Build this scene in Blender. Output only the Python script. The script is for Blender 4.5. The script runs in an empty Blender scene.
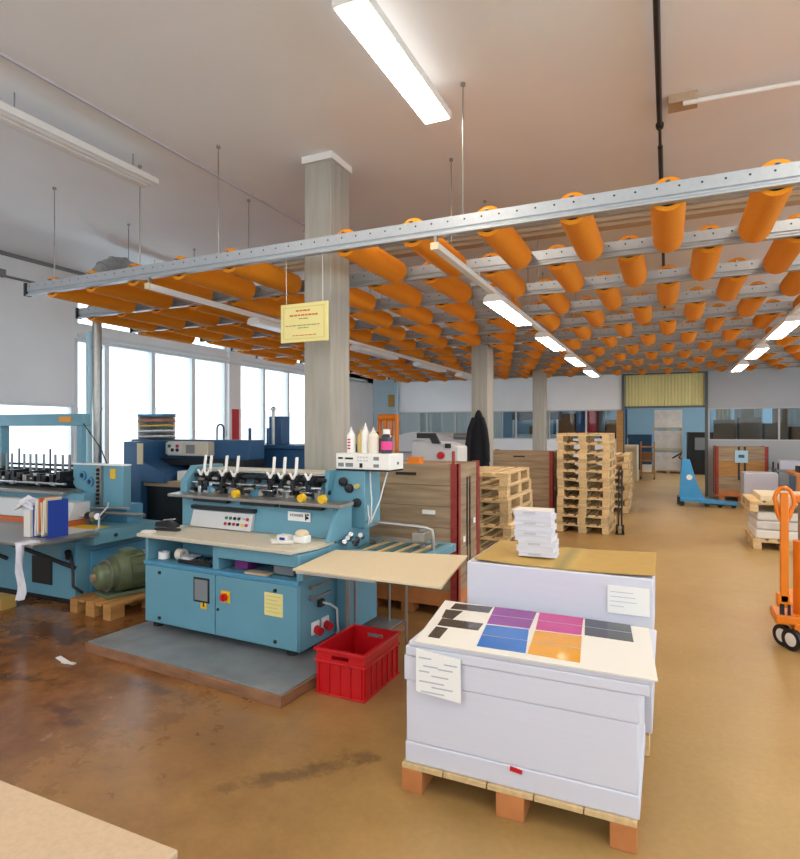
import bpy, bmesh, math, random
from mathutils import Matrix, Vector
random.seed(7)
SC = bpy.context.scene
COL = SC.collection
PI = math.pi
V = Vector

# ------------------------------------------------------------------ materials
def lin(h):
    h = h.lstrip('#')
    r = [int(h[i:i+2], 16)/255 for i in (0, 2, 4)]
    return tuple((c/12.92 if c <= .04045 else ((c+.055)/1.055)**2.4) for c in r) + (1.0,)

def mat(name, hexa, rough=.5, metal=0.0, noise=None, stretch=(1, 1, 1), amount=.15, bump=0.0, dark=None,
        rand=0.0, coat=0.0, spec=.5, detail=4):
    m = bpy.data.materials.new(name); m.use_nodes = True
    nt = m.node_tree; b = nt.nodes['Principled BSDF']
    b.inputs['Roughness'].default_value = rough
    b.inputs['Metallic'].default_value = metal
    b.inputs['Coat Weight'].default_value = coat
    b.inputs['Specular IOR Level'].default_value = spec
    c = lin(hexa)
    b.inputs['Base Color'].default_value = c
    m.diffuse_color = c
    out = None
    if noise or rand:
        tc = nt.nodes.new('ShaderNodeTexCoord')
        mp = nt.nodes.new('ShaderNodeMapping'); mp.inputs['Scale'].default_value = stretch
        nt.links.new(tc.outputs['Object'], mp.inputs['Vector'])
        nz = nt.nodes.new('ShaderNodeTexNoise'); nz.inputs['Scale'].default_value = noise or 3
        nz.inputs['Detail'].default_value = detail
        nt.links.new(mp.outputs['Vector'], nz.inputs['Vector'])
        rp = nt.nodes.new('ShaderNodeValToRGB')
        d = lin(dark) if dark else tuple(x*(1-amount*2) for x in c[:3]) + (1,)
        rp.color_ramp.elements[0].position = .3; rp.color_ramp.elements[1].position = .7
        rp.color_ramp.elements[0].color = d; rp.color_ramp.elements[1].color = c
        nt.links.new(nz.outputs['Fac'], rp.inputs['Fac'])
        out = rp.outputs['Color']
        if rand:
            oi = nt.nodes.new('ShaderNodeObjectInfo')
            mr = nt.nodes.new('ShaderNodeMapRange')
            mr.inputs['To Min'].default_value = 1-rand; mr.inputs['To Max'].default_value = 1+rand*.6
            nt.links.new(oi.outputs['Random'], mr.inputs['Value'])
            hs = nt.nodes.new('ShaderNodeHueSaturation')
            nt.links.new(mr.outputs['Result'], hs.inputs['Value']); nt.links.new(out, hs.inputs['Color'])
            out = hs.outputs['Color']
        nt.links.new(out, b.inputs['Base Color'])
        if bump:
            bp = nt.nodes.new('ShaderNodeBump'); bp.inputs['Strength'].default_value = bump
            bp.inputs['Distance'].default_value = .01
            nt.links.new(nz.outputs['Fac'], bp.inputs['Height']); nt.links.new(bp.outputs['Normal'], b.inputs['Normal'])
    return m

def emit(name, hexa, s):
    m = bpy.data.materials.new(name); m.use_nodes = True
    nt = m.node_tree; b = nt.nodes['Principled BSDF']
    b.inputs['Base Color'].default_value = (.9, .9, .88, 1)
    b.inputs['Emission Color'].default_value = lin(hexa); b.inputs['Emission Strength'].default_value = s
    return m

def glass(name, tint='#ffffff', k=.10):
    m = bpy.data.materials.new(name); m.use_nodes = True
    nt = m.node_tree; nt.nodes.clear()
    o = nt.nodes.new('ShaderNodeOutputMaterial'); mx = nt.nodes.new('ShaderNodeMixShader')
    t = nt.nodes.new('ShaderNodeBsdfTransparent'); t.inputs[0].default_value = lin(tint)
    g = nt.nodes.new('ShaderNodeBsdfGlossy'); g.inputs['Roughness'].default_value = .03
    fr = nt.nodes.new('ShaderNodeLayerWeight'); fr.inputs['Blend'].default_value = k
    nt.links.new(fr.outputs['Fresnel'], mx.inputs[0]); nt.links.new(t.outputs[0], mx.inputs[1]); nt.links.new(g.outputs[0], mx.inputs[2])
    nt.links.new(mx.outputs[0], o.inputs[0])
    return m

M = {}
M['ceil'] = mat('ceiling_paint', '#f3f5f8', .9, noise=1.2, amount=.02)
M['wall'] = mat('wall_paint', '#f1f3f5', .85, noise=2, amount=.02)
M['wallgrey'] = mat('wall_paint_grey', '#b9bbbf', .85, noise=2, amount=.02)
M['wallblue'] = mat('wall_paint_blue', '#8fb2c8', .8, noise=2, amount=.03)
M['wallpale'] = mat('blue_window_light', '#bfd8e6', .8, noise=2, amount=.02)  # bluish window light put into the wall colour as pale blue
M['conc'] = mat('column_concrete', '#aeaa9f', .75, noise=3, stretch=(6, 6, .5), amount=.1, bump=.1)
M['frame'] = mat('window_frame_paint', '#eaeff3', .45)
M['header'] = mat('window_header_paint', '#e2e7ea', .6)
M['glass'] = glass('window_glass', '#f4fbff')
M['glassband'] = glass('partition_glass', '#dfeaf0', .25)
M['doorframe'] = mat('door_steel', '#565a5c', .45, .3)
M['curtainglass'] = mat('transom_cloth', '#e6dc98', .6, noise=2, stretch=(5, 1, .3), amount=.06)
M['galv'] = mat('galvanised_steel', '#a9b1b8', .4, .55, noise=30, amount=.05)
M['beam'] = mat('beam_paint', '#c9b090', .85)
M['steel'] = mat('bare_steel', '#a7a6a2', .35, .8, noise=20, amount=.06)
M['chrome'] = mat('chrome', '#cfd2d6', .15, 1)
M['darksteel'] = mat('dark_steel', '#34363a', .4, .6, noise=25, amount=.1)
M['black'] = mat('black_plastic', '#17181a', .45)
M['grey'] = mat('grey_paint', '#7d8286', .5)
M['lgrey'] = mat('light_grey_paint', '#c9cacb', .45)
M['white'] = mat('white_plastic', '#ecebe8', .45)
M['lampwhite'] = mat('lamp_enamel', '#e6e4e0', .4)
M['orange'] = mat('orange_foam', '#f0930f', .85, noise=60, amount=.06, rand=.08)
M['orangepaint'] = mat('orange_enamel', '#ea7f14', .35, noise=8, amount=.05)
M['dark_inside'] = mat('dark_hollow', '#2b2320', .8)
M['blue'] = mat('light_blue_enamel', '#659aae', .42, noise=3, amount=.04)
M['blue2'] = mat('light_blue_enamel_shelf', '#4c8db0', .45)
M['navy'] = mat('navy_enamel', '#27557f', .42, noise=4, amount=.05)
M['folder'] = mat('blue_card', '#1f3f9c', .5)
M['jackblue'] = mat('bright_blue_enamel', '#3e9bd6', .4, noise=5, amount=.04)
M['duct'] = mat('grey_duct', '#a3a6a6', .5, .2, noise=12, amount=.1)
M['pipeblue'] = mat('pale_blue_pipe', '#a9cbd8', .4, .1)
M['wood'] = mat('pallet_wood', '#dfbf8c', .75, noise=4, stretch=(9, 1.2, 9), amount=.13, rand=.24)
M['woodred'] = mat('orange_wood_block', '#c98048', .75, noise=6, amount=.12, rand=.1)
M['oldwood'] = mat('weathered_plank', '#b39c7e', .8, noise=3, stretch=(.6, .6, 7), dark='#8b735a', bump=.1, rand=.1)
M['oldwood2'] = mat('orange_plank', '#c08a4c', .75, noise=3, stretch=(1, 1, 7), amount=.15)
M['redpost'] = mat('worn_red_paint', '#8c2420', .55, noise=14, dark='#a03a30', amount=.2)
M['red'] = mat('red_plastic', '#c8121c', .35, noise=10, amount=.05)
M['paper'] = mat('white_paper_block', '#d0d0dc', .7, noise=3, stretch=(.4, .4, 40), amount=.012, bump=.02)
M['sheet'] = mat('white_paper', '#dedad2', .6)
M['cream'] = mat('cream_board', '#d8c7a6', .7, noise=40, amount=.02)
M['tan'] = mat('cardboard', '#ba974f', .75, noise=12, amount=.04)
M['tan2'] = mat('grey_board', '#c2a88a', .8, noise=80, amount=.05)
M['brownbox'] = mat('brown_cardboard', '#8a6543', .8, noise=9, amount=.06)
M['worktop'] = mat('beige_laminate', '#cfc6b2', .45, noise=60, amount=.05)
M['motor'] = mat('olive_enamel', '#6d7a5c', .4, .2, noise=8, amount=.08)
M['yellow'] = mat('yellow_paint', '#e5b81f', .5)
M['sign'] = mat('pale_yellow_board', '#e8dc94', .55, noise=3, amount=.03)
M['signedge'] = mat('sign_border', '#cdb862', .55)
M['redink'] = mat('red_ink', '#d06a3a', .6)
M['darkink'] = mat('dark_ink', '#6a6648', .6)
M['greyink'] = mat('grey_ink', '#b4b6c0', .6)
M['cloth'] = mat('dark_cloth', '#15171f', .9, noise=18, amount=.2, bump=.3)
M['rag'] = mat('white_rag', '#e2e2ec', .9, noise=15, amount=.06, bump=.3)
M['purple'] = mat('purple_ink', '#8a2f8e', .18, noise=3, amount=.04)
M['pblue'] = mat('blue_ink', '#1f6fc4', .16, noise=3, amount=.05)
M['magenta'] = mat('magenta_ink', '#c22c84', .18, noise=3, amount=.04)
M['amber'] = mat('amber_ink', '#e09a10', .16, noise=3, amount=.04)
M['slate'] = mat('slate_ink', '#3c4048', .18, noise=3, amount=.1)
M['kink'] = mat('black_ink', '#2d2a28', .22, noise=60, dark='#57514c')
M['pink'] = mat('pink_plastic', '#e0418e', .5)
M['bottle_y'] = mat('yellow_bottle', '#cbb266', .4)
M['bottle_c'] = mat('cream_bottle', '#e5dccb', .4)
M['bottle_o'] = mat('amber_label', '#d9942e', .5)
M['green'] = mat('green_button', '#2c6b50', .4)
M['plum'] = mat('plum_card', '#7b2a78', .6)
M['belt'] = mat('teal_belt', '#39666c', .6)
M['belt2'] = mat('tan_belt', '#b9a57e', .6)
M['lav'] = mat('pale_lilac_paint', '#c3c0cc', .6)
M['city'] = mat('hazy_render', '#e4e6ea', .9)  # outdoor haze is put into these pale building colours
M['city2'] = mat('hazy_salmon_render', '#e8c4b4', .9)
M['outground'] = mat('pale_ground', '#e8eaea', .9, noise=.1, amount=.04)  # ground made extra pale as a reflector, bouncing daylight onto the ceiling
M['lit'] = emit('lit_lens', '#fff0dc', 22.0)
M['uplit'] = emit('added_uplight', '#fff4ea', 1.5)  # glow added on the lamp tops to lift the ceiling
M['unlit'] = mat('unlit_lens', '#e9e9ea', .3)
M['wrap'] = mat('wrapped_load', '#ded8d4', .3, noise=5, amount=.1, coat=.3)

def floor_mat():
    m = bpy.data.materials.new('polished_concrete'); m.use_nodes = True
    nt = m.node_tree; N = nt.nodes.new; L = nt.links.new
    b = nt.nodes['Principled BSDF']
    tc = N('ShaderNodeTexCoord')
    def noise(sc, det=6, rough=.6):
        n = N('ShaderNodeTexNoise'); n.inputs['Scale'].default_value = sc
        n.inputs['Detail'].default_value = det; n.inputs['Roughness'].default_value = rough
        L(tc.outputs['Object'], n.inputs['Vector']); return n
    n1 = noise(.9); n2 = noise(6, 8, .7); n3 = noise(1.7, 9, .65); n4 = noise(30, 4)
    def ramp(src, p0, c0, p1, c1):
        r = N('ShaderNodeValToRGB'); e = r.color_ramp.elements
        e[0].position = p0; e[1].position = p1; e[0].color = c0; e[1].color = c1
        L(src, r.inputs['Fac']); return r.outputs['Color']
    def mix(f, a, c, mode='MIX'):
        x = N('ShaderNodeMix'); x.data_type = 'RGBA'; x.blend_type = mode
        if isinstance(f, float): x.inputs[0].default_value = f
        else: L(f, x.inputs[0])
        for s, i in ((a, 6), (c, 7)):
            if isinstance(s, tuple): x.inputs[i].default_value = s
            else: L(s, x.inputs[i])
        return x.outputs[2]
    base = ramp(n1.outputs['Fac'], .3, lin('#a5834e'), .7, lin('#b5945c'))
    # the machine bay has an older, browner, oil-soaked surface than the aisle
    sep = N('ShaderNodeSeparateXYZ'); L(tc.outputs['Object'], sep.inputs[0])
    mr = N('ShaderNodeMapRange'); mr.inputs['From Min'].default_value = .5; mr.inputs['From Max'].default_value = -2.6
    nm = N('ShaderNodeMath'); nm.operation = 'MULTIPLY_ADD'; L(n3.outputs['Fac'], nm.inputs[0]); nm.inputs[1].default_value = 1.6; 
    L(sep.outputs['X'], nm.inputs[2]); L(nm.outputs[0], mr.inputs['Value'])
    brown = ramp(n3.outputs['Fac'], .35, lin('#704526'), .65, lin('#9d6a3c'))
    col = mix(mr.outputs['Result'], base, brown)
    fac = N('ShaderNodeMapRange'); fac.inputs['To Min'].default_value = .06; fac.inputs['To Max'].default_value = .6; L(mr.outputs['Result'], fac.inputs['Value'])
    col = mix(fac.outputs['Result'], col, ramp(n2.outputs['Fac'], .3, (.42, .36, .32, 1), .6, (1, 1, 1, 1)), 'MULTIPLY')
    st = ramp(n3.outputs['Fac'], .60, (1, 1, 1, 1), .70, (.35, .3, .26, 1))
    col = mix(mr.outputs['Result'], col, mix(1.0, col, st, 'MULTIPLY'))
    col = mix(.12, col, ramp(n4.outputs['Fac'], .4, (.5, .45, .4, 1), .6, (1, 1, 1, 1)), 'MULTIPLY')
    # oil stains with shapes of their own
    for (sx, sy, a_, b_, rot_) in ((-1.62, 2.35, .42, .07, .75), (-1.42, 2.62, .13, .07, .2), (-3.2, 2.3, .25, .06, -.3), (-4.6, 3.2, .7, .2, .1), (-4.0, 2.5, .5, .08, .2), (-2.9, 2.75, .3, .05, -.1), (-5.4, 2.9, .9, .18, .15)):
        mp = N('ShaderNodeMapping'); mp.vector_type = 'TEXTURE'
        mp.inputs['Location'].default_value = (sx, sy, 0); mp.inputs['Rotation'].default_value = (0, 0, rot_); mp.inputs['Scale'].default_value = (a_, b_, 1)
        L(tc.outputs['Object'], mp.inputs['Vector'])
        ln = N('ShaderNodeVectorMath'); ln.operation = 'LENGTH'; L(mp.outputs['Vector'], ln.inputs[0])
        ad = N('ShaderNodeMath'); ad.operation = 'MULTIPLY_ADD'; L(n2.outputs['Fac'], ad.inputs[0]); ad.inputs[1].default_value = 3.2; L(ln.outputs['Value'], ad.inputs[2])
        sm = N('ShaderNodeMapRange'); sm.inputs['From Min'].default_value = 2.0; sm.inputs['From Max'].default_value = 2.6
        sm.inputs['To Min'].default_value = .5; sm.inputs['To Max'].default_value = 0; L(ad.outputs[0], sm.inputs['Value'])
        col = mix(sm.outputs['Result'], col, lin('#3a2a20'))
    L(col, b.inputs['Base Color'])
    rr = N('ShaderNodeMapRange'); rr.inputs['To Min'].default_value = .10; rr.inputs['To Max'].default_value = .34
    L(n2.outputs['Fac'], rr.inputs['Value'])
    ra = N('ShaderNodeMapRange'); ra.inputs['To Min'].default_value = .22; ra.inputs['To Max'].default_value = 0; L(mr.outputs['Result'], ra.inputs['Value'])
    rs = N('ShaderNodeMath'); rs.operation = 'ADD'; L(rr.outputs['Result'], rs.inputs[0]); L(ra.outputs['Result'], rs.inputs[1]); L(rs.outputs[0], b.inputs['Roughness'])
    b.inputs['Specular IOR Level'].default_value = .5
    bp = N('ShaderNodeBump'); bp.inputs['Strength'].default_value = .05; L(n2.outputs['Fac'], bp.inputs['Height'])
    L(bp.outputs['Normal'], b.inputs['Normal'])
    return m
M['floor'] = floor_mat()

def rail_mat():
    m = mat('perforated_channel', '#b4bac0', .4, .5, noise=30, amount=.04)
    nt = m.node_tree; N = nt.nodes.new; L = nt.links.new
    b = nt.nodes['Principled BSDF']
    src = b.inputs['Base Color'].links[0].from_socket
    tc = N('ShaderNodeTexCoord'); sp = N('ShaderNodeSeparateXYZ'); L(tc.outputs['Object'], sp.inputs[0])
    def math_(op, a, c=None):
        x = N('ShaderNodeMath'); x.operation = op
        for s, i in ((a, 0), (c, 1)):
            if s is None: continue
            if isinstance(s, (int, float)): x.inputs[i].default_value = s
            else: L(s, x.inputs[i])
        return x.outputs[0]
    fx = math_('SUBTRACT', math_('FRACT', math_('MULTIPLY', sp.outputs['X'], 8.0)), .5)
    dx = math_('MULTIPLY', fx, 1/8)
    dz = math_('SUBTRACT', sp.outputs['Z'], .022)
    d = math_('SQRT', math_('ADD', math_('MULTIPLY', dx, dx), math_('MULTIPLY', dz, dz)))
    k = math_('LESS_THAN', d, .007)
    mx = N('ShaderNodeMix'); mx.data_type = 'RGBA'; L(k, mx.inputs[0]); L(src, mx.inputs[6]); mx.inputs[7].default_value = lin('#35383c')
    L(mx.outputs[2], b.inputs['Base Color'])
    return m
M['rail'] = rail_mat()

# ------------------------------------------------------------------ mesh builder
class MB:
    def __init__(self): self.bm = bmesh.new(); self.mi = 0
    def _faces(self, vs):
        for f in {f for v in vs for f in v.link_faces}: f.material_index = self.mi
    def box(self, x0, x1, y0, y1, z0, z1, mtx=None):
        r = bmesh.ops.create_cube(self.bm, size=1)['verts']
        for v in r:
            v.co = V(((x0+x1)/2+v.co.x*(x1-x0), (y0+y1)/2+v.co.y*(y1-y0), (z0+z1)/2+v.co.z*(z1-z0)))
            if mtx: v.co = mtx @ v.co
        self._faces(r); return self
    def obox(self, c, size, rx=0, ry=0, rz=0):
        mt = Matrix.Translation(c) @ Matrix.Rotation(rz, 4, 'Z') @ Matrix.Rotation(ry, 4, 'Y') @ Matrix.Rotation(rx, 4, 'X')
        a, b, d = (s/2 for s in size)
        return self.box(-a, a, -b, b, -d, d, mt)
    def cyl(self, p0, p1, r, r2=None, seg=20):
        p0 = V(p0); p1 = V(p1); d = p1-p0
        q = d.to_track_quat('Z', 'Y').to_matrix().to_4x4()
        v = bmesh.ops.create_cone(self.bm, cap_ends=True, segments=seg, radius1=r, radius2=r if r2 is None else r2, depth=d.length,
                                  matrix=Matrix.Translation((p0+p1)/2) @ q)['verts']
        self._faces(v); return self
    def ring(self, p0, p1, ro, ri, seg=28):
        p0 = V(p0); p1 = V(p1); d = (p1-p0)
        q = d.to_track_quat('Z', 'Y').to_matrix()
        L = []
        for (p, r) in ((p0, ro), (p1, ro), (p1, ri), (p0, ri)):
            L.append([self.bm.verts.new(p + q @ V((r*math.cos(2*PI*k/seg), r*math.sin(2*PI*k/seg), 0))) for k in range(seg)])
        for a in range(4):
            A, B = L[a], L[(a+1) % 4]
            for k in range(seg):
                f = self.bm.faces.new((A[k], A[(k+1) % seg], B[(k+1) % seg], B[k])); f.material_index = self.mi
        return self
    def lathe(self, org, axis, prof, seg=28):
        # prof: list of (distance along axis, radius)
        q = V(axis).to_track_quat('Z', 'Y').to_matrix(); org = V(org); rows = []
        for (d, r) in prof:
            rows.append([self.bm.verts.new(org + q @ V((r*math.cos(2*PI*k/seg), r*math.sin(2*PI*k/seg), d))) for k in range(seg)])
        for A, B in zip(rows, rows[1:]):
            for k in range(seg):
                f = self.bm.faces.new((A[k], A[(k+1) % seg], B[(k+1) % seg], B[k])); f.material_index = self.mi
        for R, flip in ((rows[0], True), (rows[-1], False)):
            f = self.bm.faces.new(R[::-1] if flip else R); f.material_index = self.mi
        return self
    def tube(self, pts, r, seg=10, closed=False):
        pts = [V(p) for p in pts]; n = len(pts); rows = []
        up = None
        for i, p in enumerate(pts):
            a = pts[(i-1) % n] if (closed or i > 0) else p
            b = pts[(i+1) % n] if (closed or i < n-1) else p
            t = (b-a).normalized()
            if up is None:
                up = t.orthogonal().normalized()
            up = (up - t*up.dot(t)).normalized()
            s = t.cross(up)
            rows.append([self.bm.verts.new(p + (up*math.cos(2*PI*k/seg)+s*math.sin(2*PI*k/seg))*r) for k in range(seg)])
        pr = list(zip(rows, rows[1:])) + ([(rows[-1], rows[0])] if closed else [])
        for A, B in pr:
            for k in range(seg):
                f = self.bm.faces.new((A[k], A[(k+1) % seg], B[(k+1) % seg], B[k])); f.material_index = self.mi
        if not closed:
            self.bm.faces.new(rows[0][::-1]).material_index = self.mi
            self.bm.faces.new(rows[-1]).material_index = self.mi
        return self
    def prism(self, poly, axis, a, b):
        # poly in the plane perpendicular to axis: x -> (y,z), y -> (x,z), z -> (x,y)
        def P(p, t):
            return {'x': (t, p[0], p[1]), 'y': (p[0], t, p[1]), 'z': (p[0], p[1], t)}[axis]
        A = [self.bm.verts.new(P(p, a)) for p in poly]; B = [self.bm.verts.new(P(p, b)) for p in poly]
        n = len(poly)
        fs = [self.bm.faces.new(A[::-1]), self.bm.faces.new(B)]
        for k in range(n): fs.append(self.bm.faces.new((A[k], A[(k+1) % n], B[(k+1) % n], B[k])))
        for f in fs: f.material_index = self.mi
        return self
    def quad(self, pts, th):
        # thin slab with the given 4 top corners
        T = [self.bm.verts.new(p) for p in pts]; B = [self.bm.verts.new((p[0], p[1], p[2]-th)) for p in pts]
        fs = [self.bm.faces.new(T), self.bm.faces.new(B[::-1])]
        n = len(pts)
        for k in range(n): fs.append(self.bm.faces.new((T[(k+1) % n], T[k], B[k], B[(k+1) % n])))
        for f in fs: f.material_index = self.mi
        return self
    def build(self, name, mats, parent=None, bevel=0, smooth=True, world=False):
        if world and parent is not None:
            mw = parent.matrix_basis.copy(); q = parent.parent
            while q is not None: mw = q.matrix_basis @ mw; q = q.parent
            self.bm.transform(mw.inverted())
        bmesh.ops.recalc_face_normals(self.bm, faces=self.bm.faces)
        me = bpy.data.meshes.new(name); self.bm.to_mesh(me); self.bm.free()
        for m in (mats if isinstance(mats, (list, tuple)) else [mats]): me.materials.append(M[m] if isinstance(m, str) else m)
        if smooth:
            for p in me.polygons: p.use_smooth = True
            me.set_sharp_from_angle(angle=math.radians(35))
        o = bpy.data.objects.new(name, me); COL.objects.link(o)
        if parent is not None: o.parent = parent
        if bevel:
            b = o.modifiers.new('edge', 'BEVEL'); b.width = bevel; b.segments = 2; b.limit_method = 'ANGLE'; b.angle_limit = math.radians(40)
        return o

def tag(o, label, cat, group=None, kind=None):
    o['label'] = label; o['category'] = cat
    if group: o['group'] = group
    if kind: o['kind'] = kind
    return o
def thing(name, label, cat, loc=(0, 0, 0), rz=0, group=None):
    o = bpy.data.objects.new(name, None); COL.objects.link(o)
    o.empty_display_size = .1
    o.location = loc; o.rotation_euler = (0, 0, rz)
    o.matrix_basis = Matrix.Translation(loc) @ Matrix.Rotation(rz, 4, 'Z')
    return tag(o, label, cat, group)
def single(mb, name, mats, label, cat, loc, group=None, bevel=0):
    """a thing that is one mesh; builder coordinates are in the world, origin is moved to loc"""
    mb.bm.transform(Matrix.Translation(-V(loc)))
    o = mb.build(name, mats, None, bevel); o.location = loc
    return tag(o, label, cat, group)
def struct(mb, name, mats, parent=None, bevel=0):
    o = mb.build(name, mats, parent, bevel)
    if parent is None: o['kind'] = 'structure'
    return o
def dup(root, loc, rz=0, label=None, group=None):
    r = root.copy(); COL.objects.link(r)
    r.matrix_basis = Matrix.Translation(loc) @ Matrix.Rotation(rz, 4, 'Z')
    if label: r['label'] = label
    if group: r['group'] = group
    for ch in KIDS.get(root.name, root.children):
        c = ch.copy(); COL.objects.link(c); c.parent = r
        for g in ch.children:
            d = g.copy(); COL.objects.link(d); d.parent = c
    return r
KIDS = {}
ORD = ['first', 'second', 'third', 'fourth', 'fifth', 'sixth', 'seventh', 'eighth', 'ninth', 'tenth', 'eleventh', 'twelfth',
       'thirteenth', 'fourteenth', 'fifteenth', 'sixteenth', 'seventeenth', 'eighteenth', 'nineteenth', 'twentieth']
def text_mesh(txt, size, name, m, parent, mtx, depth=.001):
    cu = bpy.data.curves.new('lettering', 'FONT'); cu.body = txt; cu.size = size; cu.extrude = depth; cu.align_x = 'CENTER'; cu.align_y = 'CENTER'
    o = bpy.data.objects.new('lettering', cu); COL.objects.link(o)
    dg = bpy.context.evaluated_depsgraph_get()
    me = bpy.data.meshes.new_from_object(o.evaluated_get(dg)); bpy.data.objects.remove(o)
    me.name = name; me.materials.clear(); me.materials.append(M[m]); me.transform(mtx)
    r = bpy.data.objects.new(name, me); COL.objects.link(r); r.parent = parent
    return r

# ------------------------------------------------------------------ the hall
XL, XR, YN, YB, ZC = -8.4, 5.5, -3.5, 16.4, 4.12
YF = 29.0      # far wall of the hall behind the partition
struct(MB().box(XL-.3, XR+.3, YN, YF+.2, -.2, 0), 'floor', 'floor')
struct(MB().box(XL-.3, XR+.3, YN, YF+.2, ZC, ZC+.2), 'ceiling', 'ceil')
# window wall on the left, with openings
WY = [6.26, 6.83, 7.80, 8.78, 9.70]
WY2 = [10.07, 10.99, 11.94, 12.9, 13.9, 14.9]
w = MB()
w.box(XL-.3, XL, YN, YB, 0, .85)
w.box(XL-.3, XL, YN, YB, 3.08, 3.28)
w.box(XL-.3, XL, YN, YB, 3.95, ZC)
w.box(XL-.3, XL, YN, 3.2, .85, 3.08); w.box(XL-.3, XL, YN, 6.23, 3.28, 3.95)
w.box(XL-.3, XL, 3.2, 6.23, 2.04, 3.08)
w.box(XL-.3, XL+.06, 9.70, 10.07, 0, ZC)
w.box(XL-.3, XL, 14.9, YB, .85, ZC)
struct(w, 'wall_left', 'wall')
def window(n, y0, y1, z0, z1):
    f = MB(); t = .045
    X0, X1 = XL-.17, XL-.03
    f.box(X0, X1, y0, y0+t, z0, z1); f.box(X0, X1, y1-t, y1, z0, z1)
    f.box(X0, X1, y0+t, y1-t, z0, z0+t); f.box(X0, X1, y0+t, y1-t, z1-t, z1)
    o = struct(f, 'window_%d' % n, 'frame')
    MB().box(XL-.105, XL-.095, y0+t, y1-t, z0+t, z1-t).build('pane', 'glass', o)
    if y0 > 6.5:
        MB().box(XL-.03, XL-.005, y1-.04, y1-.012, 1.5, 1.62).build('handle', 'lgrey', o)
n = 1
for ys in (WY, WY2):
    for a, b in zip(ys, ys[1:]):
        window(n, a, b, .85, 3.08); n += 1
for a, b in ((3.2, 4.7), (4.7, 6.23)):
    window(n, a, b, .85, 2.04); n += 1
for a, b in ((6.26, 9.70), (10.07, 12.9), (12.9, 14.9)):
    window(n, a, b, 3.28, 3.95); n += 1
struct(MB().box(XL-.02, XL+.2, 3.2, 15.9, .80, .85), 'trim_1', 'white')          # sill
struct(MB().box(XL, XL+.05, 6.26, 15.9, 3.10, 3.16).cyl((XL+.12, 6.3, 3.03), (XL+.12, 15.8, 3.03), .02, seg=10), 'trim_2', 'header')  # curtain rail
struct(MB().box(XL, XL+.035, YN, YB, ZC-.05, ZC-.0), 'trim_3', 'grey')
struct(MB().box(XL+.061, XL+.075, 9.78, 9.99, .9, 2.08), 'trim_4', 'red')         # red-painted strip on the window pier
struct(MB().cyl((XL+.03, YN, 3.78), (XL+.03, 6.2, 3.78), .018, seg=10).box(XL, XL+.07, 5.05, 5.14, 3.76, 3.86), 'trim_5', 'grey')
# right wall
w = MB()
w.box(XR, XR+.3, YN, YF, 0, .9); w.box(XR, XR+.3, YN, YF, 3.95, ZC)
RW = [-3.5, -.5, 2.5, 5.5, 8.5, 11.5, 14.2, 18, 21.5, 25, 29]
for y in RW[:]: w.box(XR, XR+.3, y-.12, y+.12, .9, 3.95)
w.box(XR, XR+.3, 14.2, 18, .9, 3.95)
struct(w, 'wall_right', 'wall')
w = MB(); w.box(XL-.3, XR+.3, YN-.3, YN, 0, 2.0); w.box(XL-.3, XR+.3, YN-.3, YN, 3.9, ZC)  # unseen wall, added to cut light from behind; openings brighten the ceiling
for x in (-8.55, -5, -1.5, 2, 5.65): w.box(x-.15, x+.15, YN-.3, YN, 2.0, 3.9)
struct(w, 'wall_near', 'wall')
for a_, b_ in zip(RW, RW[1:]):
    if a_ == 14.2: continue
    f = MB(); y0, y1 = a_+.12, b_-.12
    f.box(XR+.1, XR+.2, y0, y0+.05, .9, 3.95).box(XR+.1, XR+.2, y1-.05, y1, .9, 3.95).box(XR+.1, XR+.2, y0+.05, y1-.05, .9, .95).box(XR+.1, XR+.2, y0+.05, y1-.05, 3.9, 3.95)
    o = struct(f, 'window_%d' % n, 'frame'); n += 1
    MB().box(XR+.145, XR+.155, y0+.05, y1-.05, .95, 3.9).build('pane', 'glass', o)
# partition at the back: solid lower wall, glazed band, solid upper wall
DX0, DX1 = -1.04, .84
p = MB()
for x0, x1 in ((XL, DX0-.06), (DX1+.06, XR)):
    p.mi = 1 if x0 > 0 else 0
    p.box(x0, x1, YB, YB+.12, 0, 1.38)
    p.box(x0, x1, YB, YB+.12, 2.18, ZC)
p.box(DX0-.06, DX1+.06, YB, YB+.12, 3.12, ZC)
p.box(XL, -7.55, YB, YB+.12, 1.38, 2.18)
struct(p, 'wall_back', ['wall', 'wallgrey'])
struct(MB().box(XL+.02, -7.6, YB-.012, YB-.001, .9, 3.2).box(-7.62, -7.5, YB-.09, YB-.001, 0, 3.4), 'trim_6', 'wallpale')
def band(n, xs):
    f = MB()
    for i, x in enumerate(xs): f.box(x-.02, x+.02, YB+.02, YB+.10, 1.38, 2.18)
    f.box(xs[0], xs[-1], YB+.02, YB+.10, 1.38, 1.41); f.box(xs[0], xs[-1], YB+.02, YB+.10, 2.15, 2.18)
    o = struct(f, 'window_%d' % n, 'lgrey')
    for a, b in zip(xs, xs[1:]):
        MB().box(a+.02, b-.02, YB+.055, YB+.062, 1.41, 2.15).build('pane', 'glassband', o)
band(n, [-7.52, -6.6, -5.7, -4.8, -3.9, -3.0]); n += 1
band(n, [-2.98, -2.0, -1.12]); n += 1
band(n, [.92, 2.4, 3.9, 5.48]); n += 1
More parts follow.
